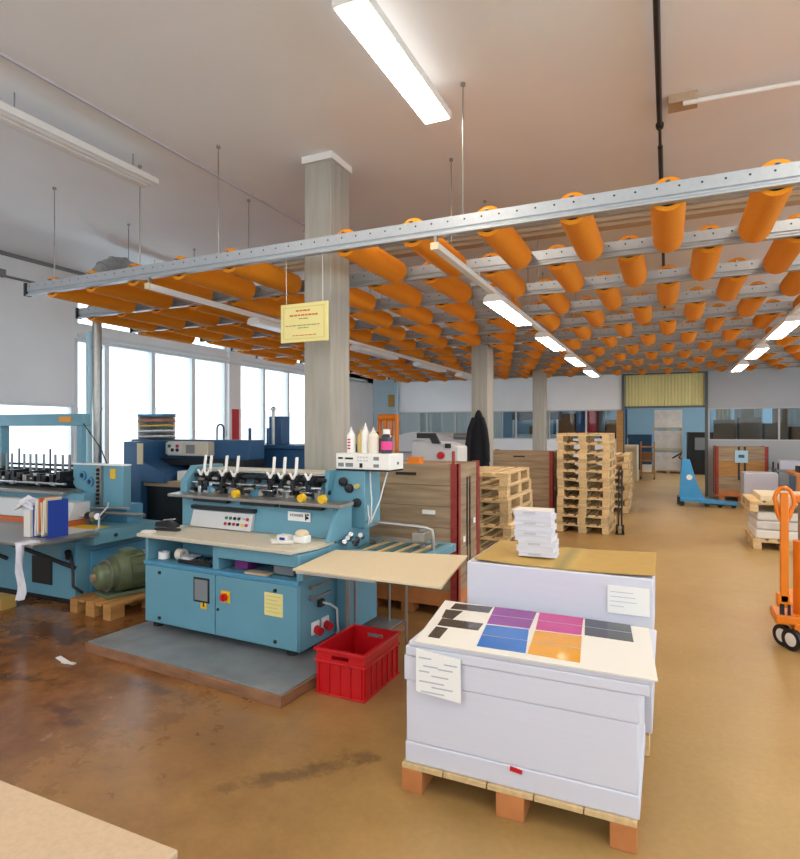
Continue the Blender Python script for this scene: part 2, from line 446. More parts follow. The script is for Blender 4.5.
# doorway
d = MB()
d.box(DX0-.06, DX0, YB-.05, YB+.16, 0, 3.12); d.box(DX1, DX1+.06, YB-.05, YB+.16, 0, 3.12)
d.box(DX0, DX1, YB-.05, YB+.16, 3.06, 3.12); d.box(DX0, DX1, YB-.02, YB+.12, 2.2, 2.25)
do = struct(d, 'door_1', 'doorframe')
c = MB()
for k in range(24):
    a = DX0+.01+k*(DX1-DX0-.02)/24; b = a+(DX1-DX0-.02)/24
    c.prism([(a, YB+.05), ((a+b)/2, YB+.03), (b, YB+.05), (b, YB+.056), ((a+b)/2, YB+.036), (a, YB+.056)], 'z', 2.25, 3.06)
c.build('transom_curtain', 'curtainglass', do)
# the far hall
struct(MB().box(XL-.3, XR+.3, YF, YF+.2, 0, ZC), 'wall_far', 'wallblue')
struct(MB().box(XL-.3, XL, YB, YF, 0, ZC), 'wall_far_left', 'wall')

# ceiling lines
struct(MB().box(-3.99, -3.972, YN, YB, ZC-.018, ZC), 'trim_7', 'lav')
struct(MB().box(-8.4, 5.5, 7.2, 7.36, ZC-.11, ZC).cyl((-8.3, 7.15, ZC-.05), (5.4, 7.15, ZC-.05), .025, seg=10), 'trim_8', 'beam')

# columns
for i, (y) in enumerate((4.5, 9.5, 14.4)):
    o = struct(MB().box(-3.01, -2.725, y, y+.34, 0, ZC-.06), 'column', 'conc', bevel=.012)
    MB().box(-3.025, -2.71, y-.015, y+.355, ZC-.06, ZC).build('cap', 'white', o)

# ------------------------------------------------------------------ ceiling rails and tube baffles
PITCH = 1.077; Y0 = 4.0; ZR = 3.12
prof = [(-.022, .055), (.022, .055), (.022, -.07), (-.035, -.07), (-.035, -.058), (-.022, -.052), (-.012, -.043), (-.012, -.032), (-.022, -.024)]
def make_rail(k, y):
    where = 'frontmost galvanised perforated rail carrying orange tubes, crossing before the tall column' if k == 0 else \
        'galvanised perforated ceiling rail carrying orange tubes, %s from the front' % ORD[k]
    r = thing('ceiling_rail', where, 'ceiling rail', (0, y, ZR), 0, 'suspended rails of the tube ceiling')
    xl = -6.1 if k == 0 else (-6.75 if k in (1, 3) else (-7.05 if k % 2 == 0 else -7.35))
    MB().prism(prof, 'x', xl, 3.7).build('channel', 'rail', r)
    MB().box(xl-.03, xl, -.04, .03, -.075, .06).build('end_cap', 'darksteel', r)
    MB().box(3.7, 3.73, -.04, .03, -.075, .06).build('end_cap', 'darksteel', r)
    for x in ((-5.7, -4.5, -3.56, -1.33, 2.6) if k == 0 else (-5.55, -3.75, -1.45, 2.6)):
        if k % 3: x -= .35
        MB().cyl((x, 0, .055), (x, 0, ZC-ZR), .0055, seg=8).cyl((x, 0, ZC-ZR-.02), (x, 0, ZC-ZR), .018, seg=8).build('hanger_rod', 'steel', r)
    return r
for k in range(12): make_rail(k, Y0+PITCH*k)
b0 = thing('tube_baffle', 'x', 'baffle', (0, 0, 0))
MB().ring((0, 0, 0), (0, .95, 0), .107, .078, 32).build('sleeve', 'orange', b0)
MB().cyl((0, .02, 0), (0, .93, 0), .0785, seg=24).build('dark_inside', 'dark_inside', b0)  # dark plug stands in for the shade inside the hollow sleeve
MB().box(-.012, .012, -.05, .03, .066, .072).box(-.012, .012, .0, .03, .04, .066).build('bracket', 'steel', b0)
bo = [o for o in COL.objects if o.parent == b0]
KIDS[b0.name] = bo
first = True
for k in range(11):
    n0 = {0: 0, 1: 1, 3: 1}.get(k, 2)
    xs = [-5.76+.576*i + (0 if k % 2 == 0 else -.286) for i in range(-n0, 17)]
    if k == 1: xs[0] = -6.57
    for i, x in enumerate(xs):
        lab = 'orange tube baffle behind the %s rail from the front, %s from the left end' % (ORD[k], ORD[i])
        loc = (x, Y0+PITCH*k+.020, ZR-.004)
        if any(-3.13 < x < -2.6 and loc[1] < cy+.36 and loc[1]+.95 > cy-.02 for cy in (4.5, 9.5, 14.4)): continue
        if first:
            b0.matrix_basis = Matrix.Translation(loc); b0['label'] = lab; b0['group'] = 'orange tube baffles under the ceiling'; first = False
        else:
            dup(b0, loc, 0, lab, 'orange tube baffles under the ceiling')

# ------------------------------------------------------------------ lamps
def fixture(root, x, y0, y1, z, lit, w=.19, name='lamp'):
    MB().prism([(x-w/2, z), (x+w/2, z), (x+w/2-.012, z+.05), (x+.05, z+.075), (x-.05, z+.075), (x-w/2+.012, z+.05)], 'y', y0, y1).build('housing', 'lampwhite', root, .004, world=True)
    MB().box(x-w/2+.012, x+w/2-.012, y0+.02, y1-.02, z-.006, z+.002).build('lens', 'lit' if lit else 'unlit', root, world=True)
def lamp_row(x, lit, side, yend=15.6):
    tr = thing('light_track', 'long white lighting track under the tubes, %s' % side, 'light track', (x, 3.97, 2.95), 0, 'lighting tracks under the tube ceiling')
    MB().box(x-.03, x+.03, 3.97, yend, 2.95, 2.995).build('track', 'lampwhite', tr, .004, world=True)
    MB().box(x-.031, x+.031, 3.955, 3.97, 2.948, 2.998).build('end_cap', 'cream', tr, world=True)
    for k in range(11):
        y = Y0+PITCH*k
        MB().box(x-.01, x+.01, y-.03, y+.0, 2.995, 3.066).build('bracket', 'steel', tr, world=True)
    for j, y in enumerate((5.48, 7.9, 10.35, 12.8)):
        f = thing('track_light', '%s fluorescent light under the track %s, %s from the front' % ('lit' if lit else 'unlit white', side, ORD[j]), 'light', (x, y, 2.86), 0, 'track lights under the tube ceiling')
        fixture(f, x, y, y+1.4, 2.8735, lit)
lamp_row(-4.36, False, 'left of the tall column')
lamp_row(-1.53, True, 'beside the column row')
lamp_row(1.30, True, 'at the right')
def ceiling_lamp(x, y0, y1, lit, label):
    f = thing('ceiling_light', label, 'light', (x, y0, 3.9), 0, 'lights hung under the ceiling')
    z = 3.9
    MB().box(x-.105, x+.105, y0, y1, z, z+.055).build('housing', 'lampwhite', f, .005, world=True)
    MB().box(x-.045, x+.045, y0+.05, y1-.05, z+.055, z+.09).build('gear_tray', 'lampwhite', f, .004, world=True)
    if lit:
        MB().box(x-.09, x+.09, y0+.02, y1-.02, z-.006, z+.002).build('lens', 'lit', f, world=True)
    else:
        MB().prism([(x-.08, z), (x-.06, z-.012), (x-.02, z-.006), (x-.02, z)], 'y', y0+.03, y1-.03).prism([(x+.08, z), (x+.06, z-.012), (x+.02, z-.006), (x+.02, z)], 'y', y0+.03, y1-.03).build('reflector', 'unlit', f, world=True)
        MB().cyl((x, y0+.05, z-.004), (x, y1-.05, z-.004), .013, seg=10).build('tube', 'white', f, world=True)
    if lit:
        MB().box(x-.035, x+.035, y0+.07, y1-.07, z+.09, z+.093).build('added_uplight', 'uplit', f, world=True)  # added glowing strip facing the ceiling
    for y in (y0+.2, y1-.2):
        MB().cyl((x, y, z+.085), (x, y, ZC), .005, seg=8).build('hanger', 'steel', f, world=True)
ceiling_lamp(-1.53, 2.70, 4.03, True, 'lit long white light hung from the ceiling at top centre')
ceiling_lamp(-4.36, 2.55, 4.0, False, 'unlit long white light hung from the ceiling at top left')
ceiling_lamp(1.30, 2.70, 4.03, True, 'added unseen lit ceiling light beyond the right edge')  # unseen lamp, added for more light on the hall
ceiling_lamp(-1.53, .0, 1.4, True, 'added unseen lit ceiling light above the camera')  # this and the next two: lamps added out of view to brighten the foreground
ceiling_lamp(1.30, .0, 1.4, True, 'added unseen lit ceiling light above the camera at right')
ceiling_lamp(-4.36, .0, 1.4, True, 'added unseen lit ceiling light above the foreground at left')
for i, (x, y) in enumerate(((-4, 20), (0, 20), (3.5, 20), (-4, 25), (0, 25), (3.5, 25), (2.3, 17.9), (-5.5, 16.9))):  # lamps added out of view to light the far hall
    ceiling_lamp(x, y, y+1.4, True, 'added unseen ceiling light in the far hall, %s from the doorway' % ORD[i])
# pipes and conduits under the ceiling
single(MB().cyl((-.06, -1, ZC-.05), (-.06, 5.15, ZC-.05), .02, seg=12).cyl((-.06, 5.1, ZC-.05), (-.06, 5.14, ZC-.05), .03, seg=12).cyl((-.06, 5.5, ZC-.05), (-.06, 15.5, ZC-.05), .02, seg=12).cyl((-.06, 5.15, ZC-.05), (-.06, 5.5, ZC-.05), .012, seg=12),
       'ceiling_pipe', 'black', 'thin black pipe running along the ceiling towards the doorway', 'pipe', (-.06, 4, ZC-.05))
j = thing('light_conduit', 'pale conduit with beige junction box on the ceiling at top right', 'conduit', (.1, 4.85, ZC-.1))
MB().box(.0, .2, 4.78, 4.94, ZC-.06, ZC-.001).build('junction_box', 'tan2', j, .005, world=True)
MB().cyl((.1, 4.8, ZC-.07), (4.5, 5.1, ZC-.07), .018, seg=12).build('tube', 'white', j, world=True)

# extraction duct
dq = thing('extraction_duct', 'grey metal duct with elbow rising behind the left blue machine to the ceiling grid', 'duct', (-6.755, 5.35, 0))
DX = -6.79
MB().cyl((DX, 5.35, 0), (DX, 5.35, 3.47), .058, seg=24).ring((DX, 5.35, 1.9), (DX, 5.35, 1.94), .064, .05).ring((DX, 5.35, 2.7), (DX, 5.35, 2.74), .064, .05).build('riser', 'steel', dq, world=True)
el = [(DX, 5.32+.46*(1-math.cos(a)), 3.46+.44*math.sin(a)) for a in [i*PI/2/8 for i in range(9)]]
MB().tube(el, .102, 20).build('elbow', 'duct', dq, world=True)
for i in (0, 2, 4, 6, 8):
    p0 = V(el[i]); t = (V(el[min(i+1, 8)])-V(el[max(i-1, 0)])).normalized()
    MB().ring(p0-t*.012, p0+t*.012, .112, .08).build('band', 'duct', dq, world=True)
MB().cyl(el[-1], (DX, 12.5, 3.88), .08, seg=20).build('run', 'duct', dq, world=True)
for y in (6.3, 9.5): MB().cyl((DX, y, 3.95), (DX, y, ZC), .006, seg=8).build('hanger', 'steel', dq, world=True)
single(MB().cyl((-7.0, 5.42, 0), (-7.0, 5.42, 2.95), .058, seg=20), 'pale_pipe', 'pipeblue', 'pale blue vertical pipe standing just left of the metal duct', 'pipe', (-7.0, 5.42, 0))

# hanging sign
sg = thing('hanging_sign', 'pale yellow sign with red heading hung on cords before the tall column', 'sign', (-2.68, 4.02, 2.36))
MB().box(-2.91, -2.46, 4.01, 4.03, 2.36, 2.675).build('board', 'sign', sg, .003, world=True)
e = MB()
for a in ((-2.88, -2.49, 2.388, 2.391), (-2.88, -2.49, 2.644, 2.647)): e.box(a[0], a[1], 4.007, 4.011, a[2], a[3])
for a in (-2.88, -2.492): e.box(a, a+.003, 4.007, 4.011, 2.388, 2.647)
e.build('border', 'signedge', sg, world=True)
def words(x0, x1, z, h, y=4.0075):
    mb = MB(); x = x0
    while x < x1-.01:
        L = min(random.uniform(.018, .05), x1-x); mb.box(x, x+L, y, y+.003, z-h/2, z+h/2); x += L+.008
    return mb
for (a, b, z, h, mm) in ((-2.76, -2.61, 2.615, .012, 'redink'), (-2.82, -2.55, 2.578, .013, 'redink'), (-2.73, -2.63, 2.55, .006, 'darkink'),
                         (-2.86, -2.53, 2.496, .005, 'darkink'), (-2.74, -2.64, 2.475, .005, 'darkink'), (-2.79, -2.57, 2.415, .006, 'redink')):
    words(a, b, z, h).build('printed_line', mm, sg, world=True)
for x in (-2.86, -2.51):
    MB().cyl((x, 4.02, 2.67), (x, 4.015, ZR-.05), .002, seg=6).build('cord', 'white', sg, world=True)

# ------------------------------------------------------------------ pallets
def make_pallet(W, D, H=.144, label='', group=None, loc=(0, 0, 0), rz=0, wood='wood', skids=True, closed=False, blockmat=None):
    """origin at the front left bottom corner; W along x, D along y, boards run along y"""
    r = thing('pallet', label, 'pallet', loc, rz, group)
    bm_ = blockmat or wood
    s = .022 if skids else 0
    zt = H-.022; zs = zt-.022
    t = MB(); n_ = 5
    ws = [.145, .1, .145, .1, .145] if not closed else [W/5-.004]*5
    if not closed:
        sc = W/.8; ws = [q*sc for q in ws]
    gap = (W-sum(ws))/4; x = 0
    for q in ws:
        t.box(x, x+q, 0, D, zt, H); x += q+gap
    t.build('deck', wood, r, .002)
    if not skids: zs = zt
    for y in (0, D/2-.07, D-.14):
        if skids: MB().box(0, W, y, y+.14, zs, zt).build('stringer', wood, r, .002)
        for x in (0, W/2-.06, W-.1):
            MB().box(x, x+(.1 if x != W/2-.06 else .12), y, y+.14, s, zs).build('block', bm_, r, .003)
    if skids:
        for x in (0, W/2-.06, W-.1):
            MB().box(x, x+(.1 if x != W/2-.06 else .12), 0, D, 0, s).build('skid', wood, r, .002)
    return r
def pile(x, y, nn, phrase, group, W=.8, D=1.2, jit=.025):
    first_ = None
    for k in range(nn):
        which = 'topmost' if k == nn-1 else ('bottom one' if k == 0 else '%s from the bottom' % ORD[k])
        lab = 'pale wooden pallet in the %s, %s' % (phrase, which)
        loc = (x+random.uniform(-jit, jit), y+random.uniform(-jit, jit), k*.1445)
        rz = random.uniform(-.02, .02)
        if first_ is None:
            first_ = make_pallet(W, D, .144, lab, group, loc, rz)
            KIDS[first_.name] = [o for o in COL.objects if o.parent == first_]
        else: dup(first_, loc, rz, lab, group)
pile(-1.64, 9.75, 11, 'tall pile beside the aisle', 'pallets in the tall pile')
pile(-2.42, 6.5, 8, 'low pile behind the red-posted wooden crate', 'pallets in the low pile')
pile(-1.50, 12.4, 8, 'pile hidden behind the tall pile', 'pallets behind the tall pile')

# ------------------------------------------------------------------ printed stack in the foreground
make_pallet(1.0, .68, .125, 'wooden pallet with orange feet under the printed sheet stack', None, (-1.11, 2.455, 0), 0, 'wood', False, True, 'woodred')
def paper_block(name, x0, x1, y0, y1, zs, label, offs, loc, taper=0):
    mb = MB()
    for (a, b), (dx0, dx1, dy) in zip(zip(zs, zs[1:]), offs):
        mb.box(x0+dx0, x1+dx1, y0+dy, y1+dy*.3, a, b)
    return single(mb, name, 'paper', label, 'paper stack', loc, None, .006)
paper_block('paper_stack', -1.10, -.10, 2.47, 3.10, [.125, .22, .50, .615, .66, .684],
            'tall white stack of printed sheets on the front pallet', [(0, 0, 0), (.004, -.004, .004), (-.006, .0, .0), (.004, .035, -.006), (.02, .05, -.004)], (-.6, 2.78, .125))
s = MB()
s.quad([(-1.045, 2.455, .69), (-.035, 2.455, .69), (-.085, 3.085, .69), (-1.14, 3.115, .69)], .006)
z = .6912
P = [(1, [(-.815, 2.824), (-.607, 2.838), (-.628, 3.112), (-.852, 3.105)]), (2, [(-.772, 2.512), (-.556, 2.517), (-.607, 2.822), (-.812, 2.806)]),
     (3, [(-.578, 2.838), (-.368, 2.848), (-.392, 3.11), (-.613, 3.112)]), (4, [(-.548, 2.518), (-.329, 2.506), (-.364, 2.833), (-.577, 2.822)]),
     (5, [(-.354, 2.855), (-.141, 2.851), (-.168, 3.095), (-.383, 3.103)]),
     (6, [(-1.061, 2.978), (-.853, 2.992), (-.861, 3.10), (-1.068, 3.082)]), (6, [(-1.052, 2.82), (-.99, 2.815), (-.985, 2.965), (-1.078, 2.955)]),
     (6, [(-1.03, 2.70), (-.825, 2.708), (-.83, 2.815), (-1.045, 2.81)]), (6, [(-1.013, 2.532), (-.955, 2.53), (-.966, 2.68), (-1.028, 2.68)])]
for mi, q in P:
    s.mi = mi
    s.quad([(a, b, z) for a, b in q], .001)
s.mi = 7
for i in (0, 1, 2, 3, 4):
    q = P[i][1]
    A = [(q[0][k]+q[3][k])/2 for k in (0, 1)]; B = [(q[1][k]+q[2][k])/2 for k in (0, 1)]
    s.quad([(A[0], A[1]-.002, z+.0004), (B[0], B[1]-.002, z+.0004), (B[0], B[1]+.002, z+.0004), (A[0], A[1]+.002, z+.0004)], .001)
single(s, 'printed_sheet', ['sheet', 'purple', 'pblue', 'magenta', 'amber', 'slate', 'kink', 'greyink'],
       'top printed sheet with purple, blue, magenta and amber panels', 'printed sheet', (-.6, 2.78, .685))
nt_ = thing('job_sheet', 'white job sheet with small print hung over the front left of the stack', 'paper', (-.93, 2.45, .45))
mb = MB(); mb.quad([(-1.035, 2.445, .66), (-.825, 2.445, .643), (-.825, 2.455, .643), (-1.035, 2.455, .66)], .19); mb.build('sheet', 'white', nt_, world=True)
for a, b, z_ in ((-1.02, -.96, .625), (-.90, -.84, .61), (-1.0, -.93, .59), (-.93, -.86, .585), (-1.02, -.97, .565), (-.96, -.88, .55), (-1.02, -.9, .52), (-.96, -.86, .5), (-1.01, -.9, .475)):
    mb = MB(); mb.box(a, b, 2.4435, 2.4455, z_-.003, z_+.003); mb.build('printed_line', 'greyink', nt_, world=True)
single(MB().obox((-.585, 2.468, .208), (.052, .01, .016), 0, .12, 0), 'red_marker', 'red', 'small red tag poking from the front of the paper stack', 'tag', (-.585, 2.468, .2))

# second white stack behind
make_pallet(1.0, .62, .125, 'wooden pallet under the higher white stack with cardboard on top', None, (-1.085, 3.22, 0), 0, 'wood', False, True)
paper_block('paper_stack', -1.04, -.075, 3.2, 3.80, [.125, .4, .55, .90], 'higher white paper stack behind the printed one, covered by cardboard',
            [(0, .004, 0), (0, 0, -.004), (0, .006, 0)], (-.55, 3.5, .125))
t = MB()
nx = 10
for i in range(nx):
    a = -1.0+i*.94/nx; b = a+.94/nx
    h = lambda x: .903+.014*abs((x+.53)/.47)**2
    t.prism([(a, h(a)), (b, h(b)), (b, h(b)+.006), (a, h(a)+.006)], 'y', 3.21, 3.80)
bmesh.ops.remove_doubles(t.bm, verts=t.bm.verts, dist=1e-5)
single(t, 'cardboard_sheet', 'tan', 'tan cardboard sheet sagging over the higher white stack', 'cardboard', (-.53, 3.5, .9))
n2 = thing('note_sheet', 'white note sheet stuck on the right of the rear white stack', 'paper', (-.18, 3.19, .71))
MB().box(-.283, -.083, 3.188, 3.194, .712, .852).build('sheet', 'white', n2, world=True)
for k in range(4):
    MB().box(-.27, -.27+random.uniform(.06, .16), 3.1865, 3.1885, .82-.024*k, .823-.024*k).build('printed_line', 'greyink', n2, world=True)
# booklets
bz = .9215
for k in range(9):
    hgt = .0275 + (.004 if k % 2 else 0)
    dx = [.02, .012, .018, .004, -.004, .002, -.006, 0, -.008][k]; rz = [.06, -.03, .05, -.05, .02, -.02, .03, -.03, .02][k]
    bk = thing('booklet_bundle', 'bundle of white booklets on the tan cardboard, %s from the bottom' % ORD[k] if k < 8 else 'bundle of white booklets on the tan cardboard, topmost', 'booklets', (-.705+dx, 3.46, bz), rz, 'booklet bundles on the cardboard')
    MB().box(-.105, .105, -.075, .075, .002, hgt-.003).build('pages', 'paper', bk)
    MB().box(-.108, .108, -.077, .077, 0, .002).box(-.108, .108, -.077, .077, hgt-.003, hgt-.001).build('covers', 'sheet', bk)
    if k % 2 == 0:
        MB().box(-.05, .02, -.0785, -.0765, .008, .018).build('print', 'greyink', bk)
    bz += hgt

# stack at the lower left
mb = MB()
for k in range(4): mb.box(-1.95+random.uniform(-.005, .005), -.975+random.uniform(-.006, .002), .28, .94+random.uniform(-.008, 0), .125+k*.15, .275+k*.15)
single(mb, 'paper_stack', 'paper', 'white paper stack under a grey-tan board at the lower left', 'paper stack', (-1.46, .6, .125), None, .004)
make_pallet(.98, .68, .125, 'wooden pallet under the stack in the lower left corner', None, (-1.95, .27, 0), 0, 'wood', False, True)
single(MB().box(-1.97, -.96, .25, .955, .7255, .745), 'cover_board', 'tan2', 'large grey-tan board lying at the lower left corner', 'board', (-1.46, .6, .7255), None, .004)

# ------------------------------------------------------------------ red crate
rc = thing('red_crate', 'red plastic stacking crate on the floor beside the machine platform', 'crate', (-2.025, 3.13, 0), -.02)
W_, D_, H_ = .372, .50, .285
def crate_shell():
    mb = MB(); t = .01
    i = .015
    mb.box(i, W_-i, i, D_-i, 0, .012)
    hs = [(.12, W_-.12)]
    for y0, y1 in ((i, i+t), (D_-i-t, D_-i)):
        mb.box(i, W_-i, y0, y1, .012, .222); mb.box(i, .125, y0, y1, .222, .248); mb.box(W_-.125, W_-i, y0, y1, .222, .248); mb.box(i, W_-i, y0, y1, .248, H_)
    for x0, x1 in ((i, i+t), (W_-i-t, W_-i)): mb.box(x0, x1, i+t, D_-i-t, .012, H_)
    return mb
crate_shell().build('shell', 'red', rc)
mb = MB()
for (z0, z1) in ((H_-.018, H_), (.198, .212)):
    o_ = 0 if z0 > .25 else .004
    mb.box(o_, W_-o_, o_, .015, z0, z1).box(o_, W_-o_, D_-.015, D_-o_, z0, z1).box(o_, .015, .015, D_-.015, z0, z1).box(W_-.015, W_-o_, .015, D_-.015, z0, z1)
mb.box(.006, W_-.006, .006, .015, 0, .012).box(.006, W_-.006, D_-.015, D_-.006, 0, .012).box(.006, .015, .015, D_-.015, 0, .012).box(W_-.015, W_-.006, .015, D_-.015, 0, .012)
mb.build('rim', 'red', rc, .003)
mb = MB()
for k in range(5):
    x = .03+k*(W_-.06-.008)/4; mb.box(x, x+.008, .006, .015, .012, .198).box(x, x+.008, D_-.015, D_-.006, .012, .198)
for k in range(7):
    y = .03+k*(D_-.06-.008)/6; mb.box(.006, .015, y, y+.008, .012, .198).box(W_-.015, W_-.006, y, y+.008, .012, .198)
mb.build('ribs', 'red', rc)

# ------------------------------------------------------------------ platform and blue stitching machine
pl = thing('platform', 'low grey platform with worn wooden edge under the blue machine', 'platform', (-3.93, 3.02, 0), -.07)
M['platetop'] = mat('worn_grey_sheet', '#85888a', .35, noise=5, amount=.18, detail=8)
M['edgewood'] = mat('worn_edge_wood', '#9a6d4e', .8, noise=5, stretch=(1, 1, 4), amount=.2)
MB().box(0, 1.84, 0, 1.55, .004, .075).build('deck', 'platetop', pl, .003)
MB().box(-.012, 1.852, -.018, 0, 0, .066).box(1.84, 1.855, 0, 1.55, 0, .066).build('edge_board', 'edgewood', pl, .003)

m1 = thing('stitching_machine', 'light blue stitching machine with beige worktop standing on the grey platform', 'machine', (-3.80, 3.43, .076), -.045)
for x in (.06, 1.4):
    for y in (.08, .85):
        MB().cyl((x, y, 0), (x, y, .05), .04, seg=14).build('foot', 'black', m1)
b = MB()
b.box(0, 1.52, .0, .95, .05, .53)
b.box(0, 1.52, .36, .95, .53, .72)
b.box(0, 1.52, .45, .95, .72, .80)
b.box(0, .03, .0, .36, .53, .715); b.box(1.49, 1.52, .0, .36, .53, .715); b.box(.70, .76, .02, .36, .53, .715)
b.box(.76, 1.49, .0, .04, .625, .715)
b.box(-.08, 1.5, .45, .95, .74, 1.0)
b.build('body', 'blue', m1, .006)
MB().box(.015, .755, -.012, 0, .06, .50).build('door', 'blue', m1, .004)
MB().box(.765, 1.51, -.012, 0, .06, .50).build('door', 'blue', m1, .004)
MB().box(0, 1.52, -.016, .04, .505, .535).build('lip', 'blue2', m1, .004)
wd = MB().box(.545, .705, -.018, -.012, .28, .465).build('door_window', 'black', m1, .012)
MB().box(.56, .69, -.0205, -.0175, .295, .45).build('pane', 'grey', wd)
sw = MB().box(.82, .905, -.017, -.011, .31, .395).build('switch_plate', 'yellow', m1)
MB().cyl((.86, -.017, .352), (.86, -.045, .352), .027, seg=18).box(.852, .868, -.055, -.044, .33, .376).build('knob', 'red', sw)
for x, z_ in ((.18, .455), (.18, .10), (1.32, .455), (1.32, .10)):
    MB().cyl((x, -.012, z_), (x, -.022, z_), .013, seg=12).build('lock', 'black', m1)
MB().cyl((.79, -.012, .25), (.79, -.02, .25), .01, seg=12).build('lock', 'black', m1)
MB().box(.615, .675, -.015, -.011, .235, .295).build('warning_label', 'yellow', m1)
MB().box(.64, .652, -.0165, -.0145, .25, .28).build('warning_mark', 'black', m1)
MB().box(1.225, 1.385, -.016, -.011, .275, .435).build('type_plate', 'sign', m1)
for k in range(5):
    MB().box(1.24, 1.37-(k % 2)*.03, -.0175, -.0155, .41-k*.027, .414-k*.027).build('plate_line', 'signedge', m1)
MB().prism([(-.06, -.035), (1.47, -.035), (1.525, .2), (1.515, .44), (-.06, .44)], 'z', .718, .748).build('worktop', 'worktop', m1, .006)
# upper console
c = MB()
c.prism([(.43, .75), (.46, 1.0), (.50, 1.0), (.50, .75)], 'x', -.06, 1.52)
c.prism([(.30, .75), (.62, .75), (.62, 1.0), (.46, 1.0), (.42, .97)], 'x', 1.52, 1.55)
c.build('console', 'blue', m1, .003)
cp = MB().prism([(.385, .755), (.425, .89), (.45, .89), (.45, .755)], 'x', .08, .74).build('control_panel', 'lgrey', m1, .004)
for k in range(6):
    for rr in range(2):
        zz = .80+.045*rr; yy = .385+.04*(zz-.755)/.135
        MB().cyl((.47+k*.045, yy+.004, zz), (.47+k*.045, yy-.01, zz+.002), .013, seg=12).build('button', ['red', 'black', 'red', 'black', 'yellow', 'red'][k] if rr == 0 else ['green', 'green', 'black', 'black', 'lgrey', 'red'][k], cp)
MB().box(.06, .76, .415, .47, .9, .93).build('panel_slot', 'black', m1)
np_ = MB().box(1.08, 1.29, .435, .443, .865, .935).build('name_plate', 'white', m1)
rot = Matrix.Translation((1.165, .4335, .908)) @ Matrix.Rotation(PI/2, 4, 'X')
text_mesh('HOHNER', .03, 'plate_lettering', 'black', np_, rot)
MB().box(1.245, 1.257, .4325, .4345, .875, .925).prism([(1.257, .885), (1.275, .885), (1.28, .898), (1.262, .908), (1.257, .908)], 'y', .4325, .4345).box(1.262, 1.28, .4325, .4345, .912, .925).build('plate_emblem', 'black', np_)
MB().prism([(.36, .995), (.54, 1.005), (.54, 1.03), (.36, 1.02)], 'x', -.16, 1.62).build('front_rail', 'steel', m1, .004)
for x in (.58, 1.24, 1.43):
    MB().cyl((x, .42, 1.055), (x, .375, 1.05), .03, seg=16).box(x-.012, x+.012, .38, .44, 1.01, 1.05).build('yellow_knob', 'yellow', m1)
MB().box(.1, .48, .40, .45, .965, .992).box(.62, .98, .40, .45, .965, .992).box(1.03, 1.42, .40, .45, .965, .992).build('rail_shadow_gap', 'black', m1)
# feeder unit at the top
MB().box(-.08, 1.32, .78, .95, 1.0, 1.20).build('rear_cover', 'blue', m1, .006)
MB().box(-.08, 1.32, .70, .95, 1.20, 1.225).build('top_tray', 'worktop', m1, .004)
MB().prism([(.50, 1.0), (.95, 1.0), (.95, 1.25), (.62, 1.25), (.50, 1.12)], 'x', -.16, -.08).build('end_plate', 'blue', m1, .006)
MB().cyl((-.08, .60, 1.17), (1.32, .60, 1.17), .016, seg=14).build('feeder_bar', 'darksteel', m1)
MB().cyl((-.08, .55, 1.11), (1.32, .55, 1.11), .014, seg=14).build('feeder_bar', 'chrome', m1)
MB().cyl((-.08, .66, 1.07), (1.32, .66, 1.07), .02, seg=14).build('feeder_bar', 'darksteel', m1)
MB().cyl((-.08, .70, 1.20), (1.32, .70, 1.20), .012, seg=14).build('feeder_bar', 'chrome', m1)
for i, x in enumerate((.05, .12, .30, .43, .82, .93, 1.05, 1.2)):
    f_ = MB()
    f_.box(x-.028, x+.028, .565, .63, 1.125, 1.20); f_.box(x-.016, x+.016, .52, .575, 1.05, 1.135)
    f_.prism([(x-.05, 1.205), (x-.03, 1.205), (x, 1.165), (x+.03, 1.205), (x+.05, 1.205), (x+.008, 1.14), (x-.008, 1.14)], 'y', .55, .565)
    f_.mi = 1
    f_.prism([(x-.045, 1.225), (x-.03, 1.228), (x-.005, 1.195), (x+.02, 1.228), (x+.035, 1.225), (x+.006, 1.172), (x-.012, 1.172)], 'y', .535, .55)
    k_ = f_.build('gripper', ['darksteel', 'white'], m1, .003)
    if i < 7: MB().obox((x-.012, .60, 1.275), (.026, .012, .15), -.25, -.12, 0).build('finger', 'white', k_, .003)
for i in range(22):
    x = -.04+i*.061+random.uniform(-.02, .02); hh = random.uniform(.03, .07)
    MB().box(x, x+random.uniform(.03, .075), .50+random.uniform(0, .06), .64, 1.02, 1.03+hh).build('clamp', random.choice(['darksteel', 'steel', 'blue2', 'chrome', 'black']), m1, .003)
for i in range(26):
    x = -.03+i*.052; zz = 1.04+.055*(i % 3)+random.uniform(-.01, .015); hh = random.uniform(.012, .03)
    MB().obox((x, .495+random.uniform(0, .05), zz), (random.uniform(.03, .06), .03, hh), random.uniform(-.4, .4), random.uniform(-.3, .3), 0).build('clip', random.choice(['chrome', 'steel', 'darksteel', 'black', 'steel']), m1, .002)
for i in range(5):
    x = .45+i*.19
    MB().obox((x, .50, 1.085), (.11, .04, .012), .2, .05*(-1)**i, 0).build('guide_plate', 'chrome', m1, .002)
for i in range(9):
    x = .0+i*.15+random.uniform(-.03, .03)
    MB().cyl((x, .64, 1.14), (x+.035, .64, 1.14), random.uniform(.022, .036), seg=14).build('roller', random.choice(['darksteel', 'steel', 'black']), m1)
